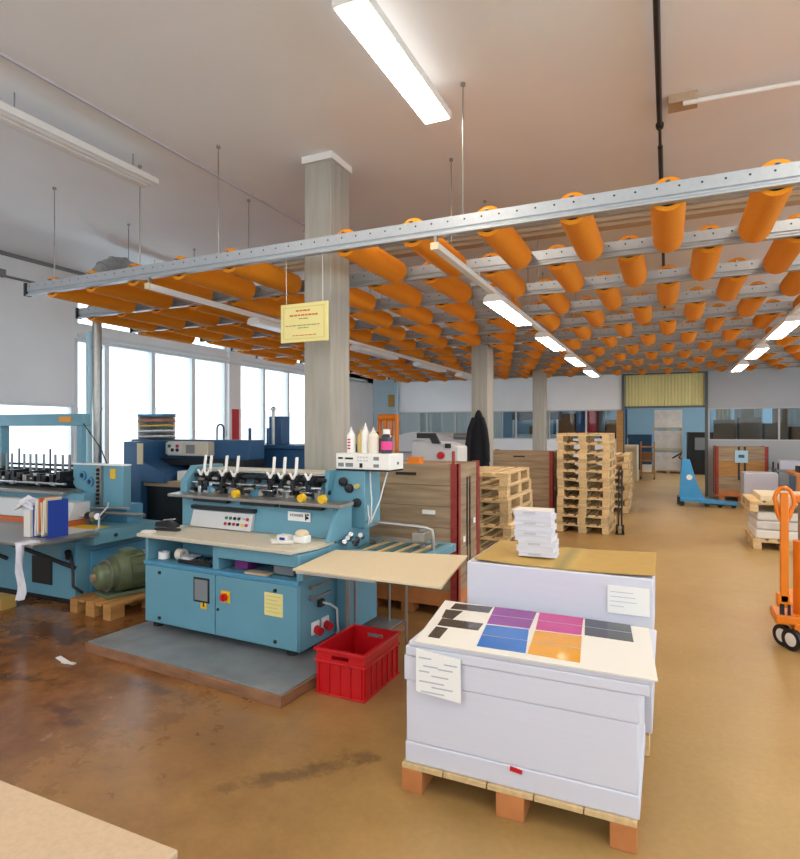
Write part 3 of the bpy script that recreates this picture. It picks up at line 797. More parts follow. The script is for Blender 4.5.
# right end housing with knobs
MB().prism([(1.30, .80), (1.62, .80), (1.62, 1.25), (1.30, 1.25)], 'y', .70, .95).build('end_housing', 'blue', m1, .008)
MB().prism([(1.30, 1.0), (1.35, 1.25), (1.30, 1.25)], 'y', .62, .70).build('end_gusset', 'blue', m1, .004)
for x, z_ in ((1.43, 1.16), (1.485, 1.11), (1.555, 1.0)):
    MB().lathe((x, .70, z_), (0, -1, 0), [(0, .02), (.006, .02), (.006, .036), (.03, .034), (.034, .02)]).build('knob', 'black', m1)
MB().cyl((1.56, .70, 1.13), (1.56, .66, 1.13), .018, seg=14).build('spindle', 'bottle_y', m1)
# right side fittings
for y in (.17, .29):
    k_ = MB().box(1.52, 1.535, y-.045, y+.045, .13, .22).build('socket', 'white', m1, .006)
    MB().cyl((1.535, y, .165), (1.585, y-.01, .155), .03, seg=16).build('plug', 'red', k_)
MB().box(1.52, 1.55, .2, .26, .31, .36).build('cable_box', 'black', m1, .004)
MB().tube([(1.55, .23, .34), (1.60, .25, .33), (1.61, .32, .28), (1.6, .35, .12), (1.56, .4, .06)], .008).build('cable', 'lgrey', m1)
for z_ in (.395, .475):
    MB().cyl((1.52, .12, z_), (1.56, .10, z_), .018, seg=12).cyl((1.555, .10, z_), (1.60, .25, z_+.03), .009, seg=10).build('lever', 'steel', m1)
MB().box(1.52, 1.60, .45, .93, .05, .62).build('side_housing', 'blue', m1, .006)
# delivery conveyor
MB().box(1.60, 2.24, .46, .52, .62, .68).box(1.60, 2.24, 1.0, 1.06, .62, .68).box(2.18, 2.24, .52, 1.0, .62, .68).build('conveyor_frame', 'blue', m1, .004)
for k in range(9):
    MB().box(1.62+k*.064, 1.66+k*.064, .52, 1.0, .665, .675).build('belt', 'belt' if k % 2 == 0 else 'belt2', m1)
MB().tube([(1.52, .72, .86), (1.9, .74, .85), (2.12, .75, .84), (2.17, .75, .82), (2.18, .75, .76), (2.18, .75, .68)], .014).build('guide_rail', 'steel', m1)
MB().box(1.60, 2.1, .80, .84, .70, .73).box(1.66, 1.69, .80, .84, .66, .70).box(2.05, 2.08, .80, .84, .66, .70).build('cross_bar', 'steel', m1, .003)
MB().box(2.02, 2.12, .72, .86, .73, .80).cyl((2.07, .79, .80), (2.07, .79, .83), .03, seg=14).build('gear_motor', 'steel', m1, .004)
for x, y in ((1.66, .49), (1.66, 1.03)):
    MB().cyl((x, y, 0), (x, y, .64), .011, seg=10).build('leg', 'steel', m1)
for i in range(6):
    MB().cyl((1.53+i*.028, .56+.02*(i % 2), .70+.03*(i % 3)), (1.56+i*.028, .50, .73+.03*(i % 3)), .018, seg=12).build('fitting', random.choice(['steel', 'darksteel', 'chrome']), m1)
R1 = m1.matrix_basis
def w1(x, y, z_): return R1 @ V((x, y, z_))
def on_m1(name, label, cat, x, y, z_, rz=0, group=None):
    p_ = w1(x, y, z_); return thing(name, label, cat, p_, -.045+rz, group)
# things lying on and in the machine
r = on_m1('tape_roll', 'white tape roll at the left of the open shelf', 'tape roll', .10, .10, .536)
MB().ring((0, 0, 0), (0, 0, .055), .045, .022).build('tape', 'white', r)
r = on_m1('tape_roll', 'beige tape roll in the open shelf beside the white one', 'tape roll', .27, .12, .536)
MB().ring((-.03, 0, .045), (.03, 0, .045), .045, .022).build('tape', 'bottle_c', r)
tr_ = on_m1('tool_tray', 'dark tray with loose tools in the open shelf', 'tray', .50, .13, .536)
MB().box(-.17, .17, -.10, .10, 0, .012).box(-.17, .17, -.10, -.09, .012, .03).build('tray', 'black', tr_)
MB().obox((-.13, 0, .03), (.1, .12, .02), 0, .1, .2).build('paper_wad', 'rag', tr_)
for k in range(6):
    r = on_m1('hand_tool', 'metal hand tool in the dark shelf tray, %s from the left' % ORD[k], 'tool', .43+.04*k, .12, .5485, PI/2+.06*k, 'loose tools in the shelf tray')
    MB().cyl((-.06, 0, .012), (.0, 0, .012), .006, seg=8).build('shank', 'steel', r)
    MB().cyl((-.005, 0, .012), (.07, 0, .012), .012, seg=10).build('grip', ['black', 'navy', 'darksteel'][k % 3], r)
r = on_m1('plum_box', 'plum coloured box in the right shelf opening', 'box', .90, .16, .536)
MB().box(-.06, .06, -.05, .08, 0, .07).build('carton', 'plum', r, .003)
r = on_m1('grey_box', 'grey box in the right shelf opening', 'box', 1.30, .16, .536)
MB().box(-.09, .09, -.06, .08, 0, .065).build('carton', 'grey', r, .004)
r = on_m1('board_offcut', 'tan cardboard offcut in the right shelf opening', 'cardboard', 1.12, .06, .536, .03)
MB().box(-.10, .10, -.05, .03, 0, .012).build('board', 'tan2', r)
st = on_m1('stapler', 'black stapling tool on the left end of the worktop', 'tool', .07, .16, .7485, .15)
MB().box(-.11, .11, -.03, .03, 0, .02).build('base', 'black', st, .004)
MB().prism([(-.11, .03), (.10, .03), (.11, .05), (.02, .085), (-.10, .07)], 'y', -.028, .028).build('body', 'darksteel', st, .006)
MB().obox((.02, 0, .092), (.1, .03, .01), 0, -.1, 0).build('lever', 'chrome', st)
r = on_m1('paper_pad', 'white pad on the left corner of the worktop', 'paper', -.0, .03, .7485, .2)
MB().box(-.05, .05, -.03, .03, 0, .014).build('pad', 'sheet', r)
r = on_m1('label_box', 'small white box with blue print on the worktop', 'box', 1.22, .22, .7485, -.1)
MB().box(-.05, .05, -.035, .035, 0, .05).build('carton', 'white', r, .003); MB().box(-.02, .03, -.0365, -.035, .015, .035).build('print', 'folder', r)
r = on_m1('paper_wad', 'crumpled white paper strips in front of the small boxes', 'paper', 1.27, .13, .7485, .2)
MB().obox((0, 0, .015), (.16, .03, .02), .1, 0, .25).obox((-.08, .03, .016), (.07, .03, .016), 0, .1, -.3).build('strip', 'sheet', r, .004)
r = on_m1('glue_pot', 'white pot with cream lid on the worktop', 'pot', 1.36, .24, .7485)
MB().box(-.055, .055, -.04, .04, 0, .055).build('pot', 'white', r, .008); MB().lathe((0, 0, .055), (0, 0, 1), [(0, .05), (.02, .05), (.035, .035), (.04, .01)]).build('lid', 'cream', r)

# control unit on the end housing with bottles
cu = on_m1('control_unit', 'white electronic control box with dark displays under the bottles', 'control box', 1.635, .80, 1.2505, 0)
cu.matrix_basis = cu.matrix_basis @ Matrix.Diagonal((.86, .92, 1, 1))
MB().box(-.32, .24, -.12, .14, .0, .012).build('bottom_plate', 'darksteel', cu)
MB().box(-.32, .24, -.12, .14, .012, .135).build('case', 'white', cu, .005)
for (x0, x1, z0, z1, mm) in ((-.295, -.245, .09, .105, 'black'), (-.22, -.135, .088, .103, 'black'), (-.295, -.235, .03, .06, 'grey'), (-.215, -.135, .03, .06, 'grey'),
                             (.08, .135, .085, .112, 'grey'), (.08, .135, .03, .055, 'grey')):
    MB().box(x0, x1, -.1225, -.119, z0, z1).build('display', mm, cu)
for k in range(8):
    x = -.09+.03*(k % 4); z_ = .075+.025*(k//4)
    MB().box(x, x+.018, -.1235, -.119, z_, z_+.012).build('key', 'lgrey', cu)
MB().box(-.065, -.035, -.126, -.119, .025, .06).build('key_switch', 'black', cu, .003)
MB().box(.239, .243, .02, .05, .05, .07).build('side_label', 'green', cu)
def bottle(label, x, y, r, h, m_, cap, lab=None, nozzle=True):
    p_ = w1(1.635+x*.84, .80+y, 1.2505+.1355)
    o = thing('bottle', label, 'bottle', p_, 0, 'bottles on the control box')
    MB().lathe((0, 0, 0), (0, 0, 1), [(0, r*.92), (.01, r), (h*.68, r), (h*.78, r*.6), (h*.82, r*.42)]).build('body', m_, o)
    if nozzle: MB().lathe((0, 0, h*.82), (0, 0, 1), [(0, r*.5), (h*.05, r*.45), (h*.06, r*.25), (h*.18, r*.12)]).build('cap', cap, o)
    else: MB().cyl((0, 0, h*.8), (0, 0, h), r*.62, seg=16).build('cap', cap, o)
    if lab: MB().ring((0, 0, h*.15), (0, 0, h*.5), r*1.02, r*.98).build('label_band', lab, o)
bottle('white bottle with red print, leftmost on the control box', -.24, .0, .035, .21, 'white', 'white', None)
bottle('yellow bottle second from left on the control box', -.16, .05, .035, .20, 'bottle_y', 'bottle_y')
bottle('tall slim white bottle in the middle of the control box', -.08, .0, .032, .24, 'white', 'white')
bottle('wide cream bottle right of the slim white one', .02, -.02, .042, .205, 'bottle_c', 'bottle_c')
bottle('dark bottle with pink band at the right of the control box', .135, .02, .045, .19, 'slate', 'white', 'pink', False)
bottle('short dark bottle behind the cream one', -.02, .09, .035, .17, 'black', 'black', None, False)
for o in list(COL.objects):
    if o.get('label', '').startswith('white bottle with red print'):
        for k in range(4): MB().box(-.014, .012, -.0362, -.034, .03+.024*k, .042+.024*k).build('red_print', 'red', o)
a_ = w1(1.60, .70, 1.25); b_ = w1(1.66, .62, .88)
for k, (p0, p1) in enumerate(((( 1.645, .74, 1.25), (1.70, .66, .86)), ((1.80, .74, 1.25), (1.70, .65, .86)), ((1.635, .72, .98), (1.69, .64, .85)))):
    q0, q1 = w1(*p0), w1(*p1); mid = (q0+q1)/2+V((.01, 0, -.05))
    mb = MB(); mb.tube([q0, q0*.6+q1*.4+V((.004, 0, -.02)), mid+V((0, 0, .03)), q1], .006, 8)
    single(mb, 'power_cable', 'lgrey', ['thin white cable hanging from the left of the control box', 'thin white cable hanging from the right of the control box', 'thin white cable running off the blue end housing'][k], 'cable', q1, 'cables under the control box')

# side table and cream board
stb = thing('side_table', 'grey metal side table on thin legs under the cream board', 'table', (-2.2, 3.2, 0))
MB().box(-2.2, -1.62, 3.19, 3.90, .715, .745).build('tabletop', 'lgrey', stb, .003, world=True)
MB().box(-1.62, -1.40, 3.19, 3.9, .725, .74).build('extension', 'darksteel', stb, .003, world=True)
for x, y, z_ in ((-2.17, 3.80, .0765), (-2.12, 3.75, .0765), (-1.66, 3.75, 0)):
    MB().cyl((x, y, z_), (x, y, .715), .01, seg=10).build('leg', 'steel', stb, world=True)
MB().box(-2.2, -2.16, 3.22, 3.86, .66, .715).build('bracket', 'blue', stb, .003, world=True)
mb = MB(); mb.quad([(-2.18, 3.13, .7615), (-1.165, 3.115, .7615), (-1.29, 3.98, .7615), (-2.24, 3.76, .7615)], .014)
single(mb, 'cream_board', 'cream', 'large cream board lying on the side table over the red crate', 'board', (-1.7, 3.5, .7475), None, .002)

# ------------------------------------------------------------------ red-posted wooden crates
def container(x0, x1, y0, y1, z0, z1, label, midboard=False, label_sheet=False, pin=False):
    r = thing('wooden_crate', label, 'crate', (x0, y0, 0), 0, 'wooden crates with red posts')
    pw = .07
    for (a, b, c_, d_) in ((x0+.01, x1-.01, y0+.01, y0+.035), (x0+.01, x1-.01, y1-.035, y1-.01), (x0+.01, x0+.035, y0+.035, y1-.035), (x1-.035, x1-.01, y0+.035, y1-.035)):
        mb = MB(); nb = 6; hh = (z1-z0)/nb
        for k in range(nb):
            off = random.uniform(-.003, .003)
            mb.mi = 1 if (midboard and k in (2, 3)) else 0
            if b-a > .1: mb.box(a, b, c_+off, d_+off, z0+k*hh+.004, z0+(k+1)*hh)
            else: mb.box(a+off, b+off, c_, d_, z0+k*hh+.004, z0+(k+1)*hh)
        mb.build('side_panel', ['oldwood', 'oldwood2'], r, world=True)
    MB().box(x0+.035, x1-.035, y0+.035, y1-.035, z1-.06, z1-.02).build('lid', 'oldwood', r, world=True)
    MB().box(x0+.01, x1-.01, y0+.01, y1-.01, z0-.13, z0+.004).build('floor_board', 'woodred', r, world=True)
    for x, sx in ((x0, 1), (x1, -1)):
        for y, sy in ((y0, 1), (y1, -1)):
            mb = MB()
            mb.box(min(x, x+sx*pw), max(x, x+sx*pw), min(y, y+sy*.01), max(y, y+sy*.01), z0-.10, z1+.01)
            mb.box(min(x, x+sx*.01), max(x, x+sx*.01), min(y, y+sy*pw), max(y, y+sy*pw), z0-.10, z1+.01)
            mb.build('corner_post', 'redpost', r, world=True)
    if pin: MB().cyl((x1-.05, y0+.02, z1), (x1-.05, y0+.02, z1+.12), .014, seg=10).build('post_pin', 'redpost', r, world=True)
    xm = (x0+x1)/2; ym = (y0+y1)/2
    if label_sheet:
        for dx in (-.07, .05): MB().box(xm+dx, xm+dx+.04, y0-.004, y0+.012, z0+.25, z1+.01).build('strap', 'black', r, world=True)
        MB().box(xm-.13, xm+.13, y0-.008, y0-.004, z1-.36, z1-.08).build('paper_label', 'pipeblue', r, world=True)
        MB().box(xm-.06, xm+.06, y0-.0095, y0-.0075, z1-.25, z1-.18).build('label_print', 'navy', r, world=True)
    else:
        for dy in (-.05, .03): MB().box(x1-.012, x1-.004, ym+dy, ym+dy+.022, z0+.1, z1-.12).build('strap', 'darksteel', r, world=True)
        for zz in (z0+.55, z0+.42): MB().box(x1-.009, x1-.003, ym-.16+.3*(zz > z0+.5), ym-.10+.3*(zz > z0+.5), zz, zz+.05).build('white_mark', 'white', r, world=True)
        MB().box(xm-.1, xm+.1, y0+.004, y0+.008, z1-.1, z1-.075).build('hand_slot', 'dark_inside', r, world=True)
    for x in (x0+.08, xm-.06, x1-.2):
        for y in (y0+.03, y1-.17):
            MB().box(x, x+.12, y, y+.14, 0, z0-.13).build('foot_block', 'woodred', r, .003, world=True)
    return r
container(-2.66, -1.66, 4.86, 5.5, .22, 1.34, 'weathered wooden crate with red corner posts just right of the machine', pin=True)
single(MB().box(-1.99, -1.87, 4.84, 4.869, .90, .935), 'paper_tag', 'white', 'small white tag on the front of the nearest wooden crate', 'tag', (-1.93, 4.86, .9))
container(-2.93, -1.76, 10.1, 10.75, .2, 1.27, 'wooden crate with red posts between column and tall pallet pile')
container(1.0, 2.06, 15.5, 16.2, .24, 1.25, 'wooden crate with red posts and pale label standing right of the doorway', True, True)
single(MB().box(-2.16, -2.04, 4.9, 5.0, 1.325, 1.40), 'orange_box', 'orangepaint', 'small orange box on top of the nearest wooden crate', 'box', (-2.1, 4.95, 1.325), None, .004)

# coat
cq = thing('coat', 'long dark coat hanging on the second concrete column', 'coat', (-2.86, 9.4, .8))
mb = MB(); rows = []
for (z_, a, b) in ((1.97, .02, .02), (1.93, .045, .04), (1.85, .075, .05), (1.72, .115, .06), (1.5, .14, .07), (1.25, .165, .08), (.95, .185, .085), (.82, .19, .085)):
    rows.append([mb.bm.verts.new((-2.86+a*math.cos(t_)*(1+.08*math.sin(5*t_)), 9.41+b*math.sin(t_)*(1+.12*math.sin(7*t_)), z_)) for t_ in [2*PI*k/28 for k in range(28)]])
for A, B in zip(rows, rows[1:]):
    for k in range(28): mb.bm.faces.new((A[k], A[(k+1) % 28], B[(k+1) % 28], B[k]))
mb.bm.faces.new(rows[0][::-1]); mb.bm.faces.new(rows[-1])
mb.build('body', 'cloth', cq, world=True)
for sx in (-1, 1):
    MB().tube([(-2.86+sx*.06, 9.38, 1.84), (-2.86+sx*.13, 9.36, 1.65), (-2.86+sx*.165, 9.35, 1.4), (-2.86+sx*.17, 9.35, 1.12)], .045, 12).build('sleeve', 'cloth', cq, world=True)
MB().cyl((-2.86, 9.5, 1.95), (-2.86, 9.4, 1.97), .008, seg=8).build('hook', 'steel', cq, world=True)

# ------------------------------------------------------------------ left blue machine
m2 = thing('folding_machine', 'light blue machine with overhead frame at the left edge', 'machine', (-6.2, 3.9, 0))
def P2(mb, name, m_, bevel=0): return mb.build(name, m_, m2, bevel, world=True)
P2(MB().box(-7.3, -5.0, 3.72, 4.6, .06, .60), 'base', 'blue', .006)
P2(MB().box(-7.3, -5.05, 3.76, 4.55, 0, .06), 'plinth', 'darksteel')
P2(MB().box(-5.62, -5.33, 3.712, 3.724, .17, .43), 'opening', 'black')
P2(MB().box(-5.0, -4.96, 3.85, 4.5, .1, .5).box(-5.2, -5.0, 3.71, 3.72, .36, .55), 'side_cover', 'blue2', .004)
P2(MB().box(-6.9, -4.82, 3.77, 4.55, .575, .70), 'deck', 'blue', .006)
P2(MB().box(-7.3, -4.75, 3.14, 3.77, .675, .70), 'front_table', 'steel', .004)
P2(MB().cyl((-5.5, 3.3, .68), (-5.0, 3.72, .36), .02, seg=10), 'strut', 'darksteel')
P2(MB().cyl((-6.3, 3.25, .68), (-6.0, 3.72, .36), .02, seg=10), 'strut', 'darksteel')
P2(MB().tube([(-5.05, 3.70, .50), (-4.99, 3.68, .36), (-4.93, 3.64, .22), (-4.88, 3.7, .15)], .014), 'hose', 'black')
P2(MB().cyl((-5.08, 3.70, .46), (-5.03, 3.66, .52), .03, seg=12), 'hose_joint', 'darksteel')
k_ = P2(MB().prism([(3.86, .76), (3.93, .93), (4.1, .93), (4.1, .76)], 'x', -7.2, -5.3), 'control_desk', 'lgrey', .005)
for i in range(8):
    MB().cyl((-5.45-.09*i, 3.9, .86), (-5.45-.09*i, 3.875, .865), .02, seg=12).build('button', ['red', 'black', 'red', 'white', 'green', 'black', 'red', 'white'][i], k_, world=True)
P2(MB().box(-7.2, -5.32, 3.85, 4.08, .70, .755), 'orange_panel', 'redink')
P2(MB().box(-7.3, -5.35, 4.06, 4.5, .70, 1.0), 'upper_body', 'blue', .006)
P2(MB().prism([(3.98, .985), (4.2, 1.0), (4.2, 1.03), (3.98, 1.02)], 'x', -7.3, -5.55), 'front_rail', 'steel', .004)
P2(MB().prism([(-5.62, .98), (-5.40, .86), (-4.98, .86), (-4.98, 1.28), (-5.72, 1.28), (-5.72, 1.08)], 'y', 4.22, 4.32), 'end_housing', 'blue', .008)
P2(MB().box(-5.4, -5.02, 4.3, 4.5, .70, .88), 'end_support', 'blue2')
P2(MB().box(-5.34, -5.26, 4.19, 4.225, .87, 1.275), 'chain_guard', 'steel')
for i in range(9): P2(MB().cyl((-5.30, 4.19, .9+.042*i), (-5.30, 4.175, .9+.042*i), .017, seg=12), 'chain_roller', 'darksteel')
for x, z_ in ((-5.56, 1.17), (-5.45, 1.11)):
    P2(MB().ring((x, 4.22, z_), (x, 4.20, z_), .05, .028), 'bearing_ring', 'blue2'); P2(MB().cyl((x, 4.222, z_), (x, 4.206, z_), .027, seg=14), 'bearing', 'black')
P2(MB().obox((-5.12, 4.216, 1.20), (.075, .008, .10), 0, 0, 0), 'orange_sticker', 'yellow')
P2(MB().box(-5.74, -5.0, 4.22, 4.34, 1.281, 1.295), 'top_sheet', 'white')
P2(MB().box(-7.4, -5.66, 4.28, 4.38, 1.69, 1.82), 'gantry_beam', 'blue', .008)
P2(MB().box(-5.76, -5.68, 4.29, 4.35, 1.28, 1.69), 'gantry_post', 'blue', .008)
P2(MB().box(-7.14, -7.03, 4.28, 4.38, 1.0, 1.69), 'gantry_post', 'blue', .008)
P2(MB().box(-6.02, -5.82, 4.274, 4.282, 1.73, 1.79), 'beam_label', 'bottle_o')
P2(MB().tube([(-5.70, 4.3, 1.75), (-5.55, 4.3, 1.6), (-5.4, 4.3, 1.45), (-5.3, 4.3, 1.28)], .006), 'cable', 'black')
for z_, y, r_, m_ in ((1.13, 4.2, .02, 'darksteel'), (1.21, 4.3, .016, 'darksteel'), (1.08, 4.12, .015, 'chrome'), (1.25, 4.42, .014, 'darksteel')):
    P2(MB().cyl((-7.3, y, z_), (-5.7, y, z_), r_, seg=12), 'feeder_bar', m_)
P2(MB().box(-7.3, -5.75, 4.35, 4.5, 1.0, 1.12), 'feeder_body', 'darksteel')
for i in range(14):
    x = -7.2+.105*i+random.uniform(-.02, .02)
    k_ = P2(MB().box(x-.03, x+.03, 4.12, 4.3, 1.06+random.uniform(0, .03), 1.16+random.uniform(0, .05)), 'gripper', random.choice(['darksteel', 'black', 'steel', 'darksteel']), .004)
    MB().obox((x-.02, 4.27, 1.27), (.03 if i % 5 else .02, .014, .22 if i % 5 else .34), -.1, -.15, 0).build('finger', 'grey' if i % 5 else 'black', k_, .003, world=True)
for i in range(20):
    x = -7.2+.073*i
    P2(MB().obox((x, 4.10+random.uniform(0, .03), 1.07+.05*(i % 3)), (random.uniform(.03, .07), .03, random.uniform(.015, .04)), random.uniform(-.4, .4), random.uniform(-.3, .3), 0), 'clip', random.choice(['chrome', 'steel', 'darksteel', 'black']), .002)
# metal arm assembly under the end housing
P2(MB().cyl((-5.35, 4.2, .80), (-4.72, 4.25, .80), .02, seg=12), 'arm_bar', 'steel')
P2(MB().cyl((-5.3, 4.1, .86), (-4.75, 4.1, .885), .012, seg=12), 'arm_bar', 'steel')
for i in range(6):
    x = -5.4+.07*i
    P2(MB().cyl((x, 4.05, .76+.02*(i % 3)), (x+.05, 4.0, .80+.015*(i % 2)), .032, seg=14), 'arm_joint', ['steel', 'chrome', 'darksteel'][i % 3])
P2(MB().cyl((-5.52, 4.0, .70), (-5.40, 4.05, .88), .012, seg=10), 'arm_link', 'steel')
P2(MB().tube([(-4.98, 4.05, .93), (-4.93, 4.0, .9), (-4.98, 3.95, .82), (-4.93, 3.9, .72), (-4.84, 3.76, .66)], .008), 'air_hose', 'lgrey')
P2(MB().box(-5.45, -4.95, 3.85, 4.05, .701, .703), 'yellow_strip', 'yellow')
P2(MB().cyl((-4.82, 4.0, .64), (-4.81, 4.0, .64), .018, seg=12), 'bolt', 'darksteel')
r = thing('paper_sheet', 'white sheet lying on the left machine deck behind the blue file', 'paper', (-5.05, 3.7, .703))
MB().box(-5.3, -4.92, 3.55, 3.84, .7035, .7075).build('sheet', 'sheet', r, world=True)
# magazine file with papers
mf = thing('magazine_file', 'dark blue file box full of papers on the left machine table', 'file box', (-5.0, 3.45, .70))
MB().box(-5.10, -4.90, 3.38, 3.57, .7005, .706).box(-4.906, -4.90, 3.38, 3.57, .706, 1.03).box(-5.10, -5.094, 3.38, 3.57, .706, .98).box(-5.094, -4.906, 3.56, 3.57, .706, 1.03).build('box', 'folder', mf, .001, world=True)
for i in range(6):
    MB().obox((-5.08+.028*i, 3.46, .86+.02*(i % 3)), (.02, .15, .30), .0, .06*(-1)**i*.5, 0).build('papers', ['sheet', 'sheet', 'redink', 'cream', 'sheet', 'cream'][i], mf, .002, world=True)
mb = MB(); mb.box(-5.20, -5.115, 3.36, 3.42, .7005, .93)
single(mb, 'white_box', 'sheet', 'white carton standing left of the blue file box', 'box', (-5.16, 3.4, .7), None, .003)
mb = MB()
mb.obox((-5.17, 3.40, 1.0), (.16, .12, .006), .5, .4, .3).obox((-5.23, 3.38, .98), (.15, .1, .006), .3, -.5, .1)
mb.prism([(-5.25, .931), (-5.12, .931), (-5.1, 1.0), (-5.2, 1.03)], 'y', 3.37, 3.41)
single(mb, 'loose_papers', 'rag', 'crumpled white papers on top of the white carton', 'paper', (-5.17, 3.4, .931))
# rag over the table edge
rg = MB(); pr = None
for k in range(9):
    t_ = k/8; z_ = .705-.46*t_; wd_ = .10*(1-.45*t_)+.012*math.sin(5*t_*PI)
    y = 3.13-.012*math.sin(t_*7)
    row = [rg.bm.verts.new((-4.87+wd_*(q-.5)+.015*math.sin(t_*9), y+.018*math.sin(q*11+t_*3)-.02, z_)) for q in [i/8 for i in range(9)]]
    back = [rg.bm.verts.new((v.co.x, v.co.y+.012, v.co.z)) for v in row]
    if pr:
        for q in range(8):
            rg.bm.faces.new((pr[0][q], pr[0][q+1], row[q+1], row[q])); rg.bm.faces.new((pr[1][q+1], pr[1][q], back[q], back[q+1]))
        rg.bm.faces.new((pr[0][0], row[0], back[0], pr[1][0])); rg.bm.faces.new((row[8], pr[0][8], pr[1][8], back[8]))
    pr = (row, back)
rg.box(-4.93, -4.81, 3.11, 3.25, .7005, .712)
single(rg, 'hanging_rag', 'rag', 'white rag hanging over the front edge of the left machine table', 'rag', (-4.87, 3.14, .70))

# olive motor on its small pallet
make_pallet(.56, .92, .13, 'small wooden pallet on the floor under the green motor', None, (-4.92, 3.60, 0), -.06, 'oldwood2', False, False, 'oldwood2')
mo = thing('electric_motor', 'olive green electric motor lying on the small pallet', 'motor', (-4.58, 4.0, .131), 1.32)
MB().box(-.30, .34, -.13, .13, 0, .035).build('foot', 'motor', mo, .006)
MB().lathe((-.20, 0, .20), (1, 0, 0), [(0, .12), (.01, .165), (.05, .17), (.06, .175), (.10, .175), (.11, .165), (.5, .165), (.51, .175), (.56, .175), (.60, .12)]).build('casing', 'motor', mo)
for i in range(12):
    a = 2*PI*i/12
    MB().obox((.10, .168*math.cos(a), .20+.168*math.sin(a)), (.34, .012, .02), a, 0, 0).build('fin', 'motor', mo)
MB().lathe((-.36, 0, .19), (1, 0, 0), [(0, .05), (.005, .085), (.03, .11), (.12, .125), (.16, .13)]).build('gear_case', 'motor', mo)
MB().cyl((-.385, 0, .19), (-.355, 0, .19), .035, seg=18).build('shaft_end', 'oldwood', mo)
MB().ring((-.27, 0, .195), (-.255, 0, .195), .145, .12).build('flange_ring', 'steel', mo)
for x in (.06, .12, .18): MB().ring((x, 0, .20), (x+.03, 0, .20), .182, .16).build('steel_band', 'chrome', mo)
MB().box(-.12, .0, -.06, .06, .35, .41).build('terminal_box', 'motor', mo, .008)
single(MB().box(-5.75, -5.52, 3.36, 3.5, 0, .11), 'cardboard_box', 'tan', 'small cardboard box on the floor at the left edge', 'box', (-5.62, 3.43, 0), None, .003)
sp = MB(); sp.obox((-3.93, 2.82, .006), (.16, .035, .006), .1, .02, -.25).obox((-3.84, 2.80, .007), (.1, .03, .008), -.1, .04, .2)
single(sp, 'paper_scrap', 'sheet', 'torn white paper scrap on the floor before the platform', 'paper scrap', (-3.93, 2.82, 0))

# ------------------------------------------------------------------ navy machines by the windows
n1 = thing('navy_folder', 'navy blue machine with beige control panel near the windows', 'machine', (-5.9, 5.6, 0))
def PN(mb, name, m_, bevel=0): return mb.build(name, m_, n1, bevel, world=True)
PN(MB().box(-6.25, -5.95, 5.3, 6.0, 0, 1.5), 'left_tower', 'navy', .01)
PN(MB().prism([(-5.95, 1.27), (-5.55, 1.12), (-5.55, 1.0), (-5.95, 1.0)], 'y', 5.3, 5.9), 'slanted_guard', 'navy', .006)
PN(MB().box(-6.6, -4.6, 5.72, 6.0, 1.28, 1.52), 'cross_beam', 'navy', .01)
PN(MB().box(-5.95, -4.6, 5.6, 6.0, 1.2, 1.28), 'under_beam', 'black')
PN(MB().box(-6.3, -4.6, 5.35, 6.0, .95, 1.02), 'feed_table', 'tan2', .004)
PN(MB().box(-6.3, -4.6, 5.40, 6.0, 0, .95), 'lower_body', 'darksteel', .01)
PN(MB().box(-5.5, -4.75, 5.45, 5.7, 1.02, 1.14), 'paper_pack', 'white', .004)
k_ = PN(MB().box(-5.82, -5.15, 5.6, 5.72, 1.32, 1.50), 'control_panel', 'worktop', .008)
for i, (x, m_) in enumerate(((-5.77, 'green'), (-5.72, 'black'), (-5.64, 'red'), (-5.64, 'black'))):
    MB().cyl((x, 5.6, 1.44-.05*(i % 2)), (x, 5.58, 1.44-.05*(i % 2)), .022, seg=12).build('button', m_, k_, world=True)
MB().box(-5.50, -5.36, 5.592, 5.602, 1.35, 1.46).build('screen', 'grey', k_, world=True)
MB().box(-5.81, -5.56, 5.594, 5.602, 1.34, 1.48).build('face_plate', 'lgrey', k_, world=True)
PN(MB().box(-6.10, -5.93, 5.70, 5.715, 1.33, 1.48), 'notice', 'sheet')
PN(MB().box(-5.99, -5.90, 5.28, 5.296, 1.22, 1.48), 'notice', 'cream')
tr_ = thing('tray_rack', 'letter tray rack with coloured papers on the navy machine', 'letter tray', (-6.25, 5.86, 1.52))
MB().box(-6.50, -6.47, 5.74, 5.98, 1.5205, 1.86).box(-6.47, -6.07, 5.95, 5.98, 1.5205, 1.86).build('frame', 'lgrey', tr_, .004, world=True)
for k in range(5):
    z_ = 1.54+.07*k
    MB().box(-6.47, -6.02, 5.72, 5.95, z_, z_+.012).build('tray', 'grey', tr_, world=True)
    MB().obox((-6.22, 5.80, z_+.022), (.46, .2, .02), 0, -.02, .04*(k-2)).build('papers', ['sheet', 'white', 'yellow', 'redink', 'jackblue'][k], tr_, world=True)
n2_ = thing('navy_press', 'long navy blue machine top behind the stitching machine', 'machine', (-4.9, 6.6, 0))
def PQ(mb, name, m_, bevel=0): return mb.build(name, m_, n2_, bevel, world=True)
PQ(MB().box(-6.0, -3.6, 6.3, 7.0, 0, 1.40), 'body', 'navy', .01)
PQ(MB().box(-6.05, -3.55, 6.25, 7.05, 1.40, 1.45), 'top_rail', 'navy', .008)
PQ(MB().tube([(-5.72, 6.4, 1.45)]+[(-5.66-.06*math.cos(a), 6.4, 1.66+.06*math.sin(a)) for a in [PI*i/8 for i in range(9)]]+[(-5.60, 6.4, 1.45)], .012), 'hand_loop', 'darksteel')
for x, m_ in ((-5.15, 'navy'), (-4.85, 'navy')): PQ(MB().cyl((x, 6.4, 1.45), (x, 6.4, 1.67), .022, seg=12), 'post', m_)
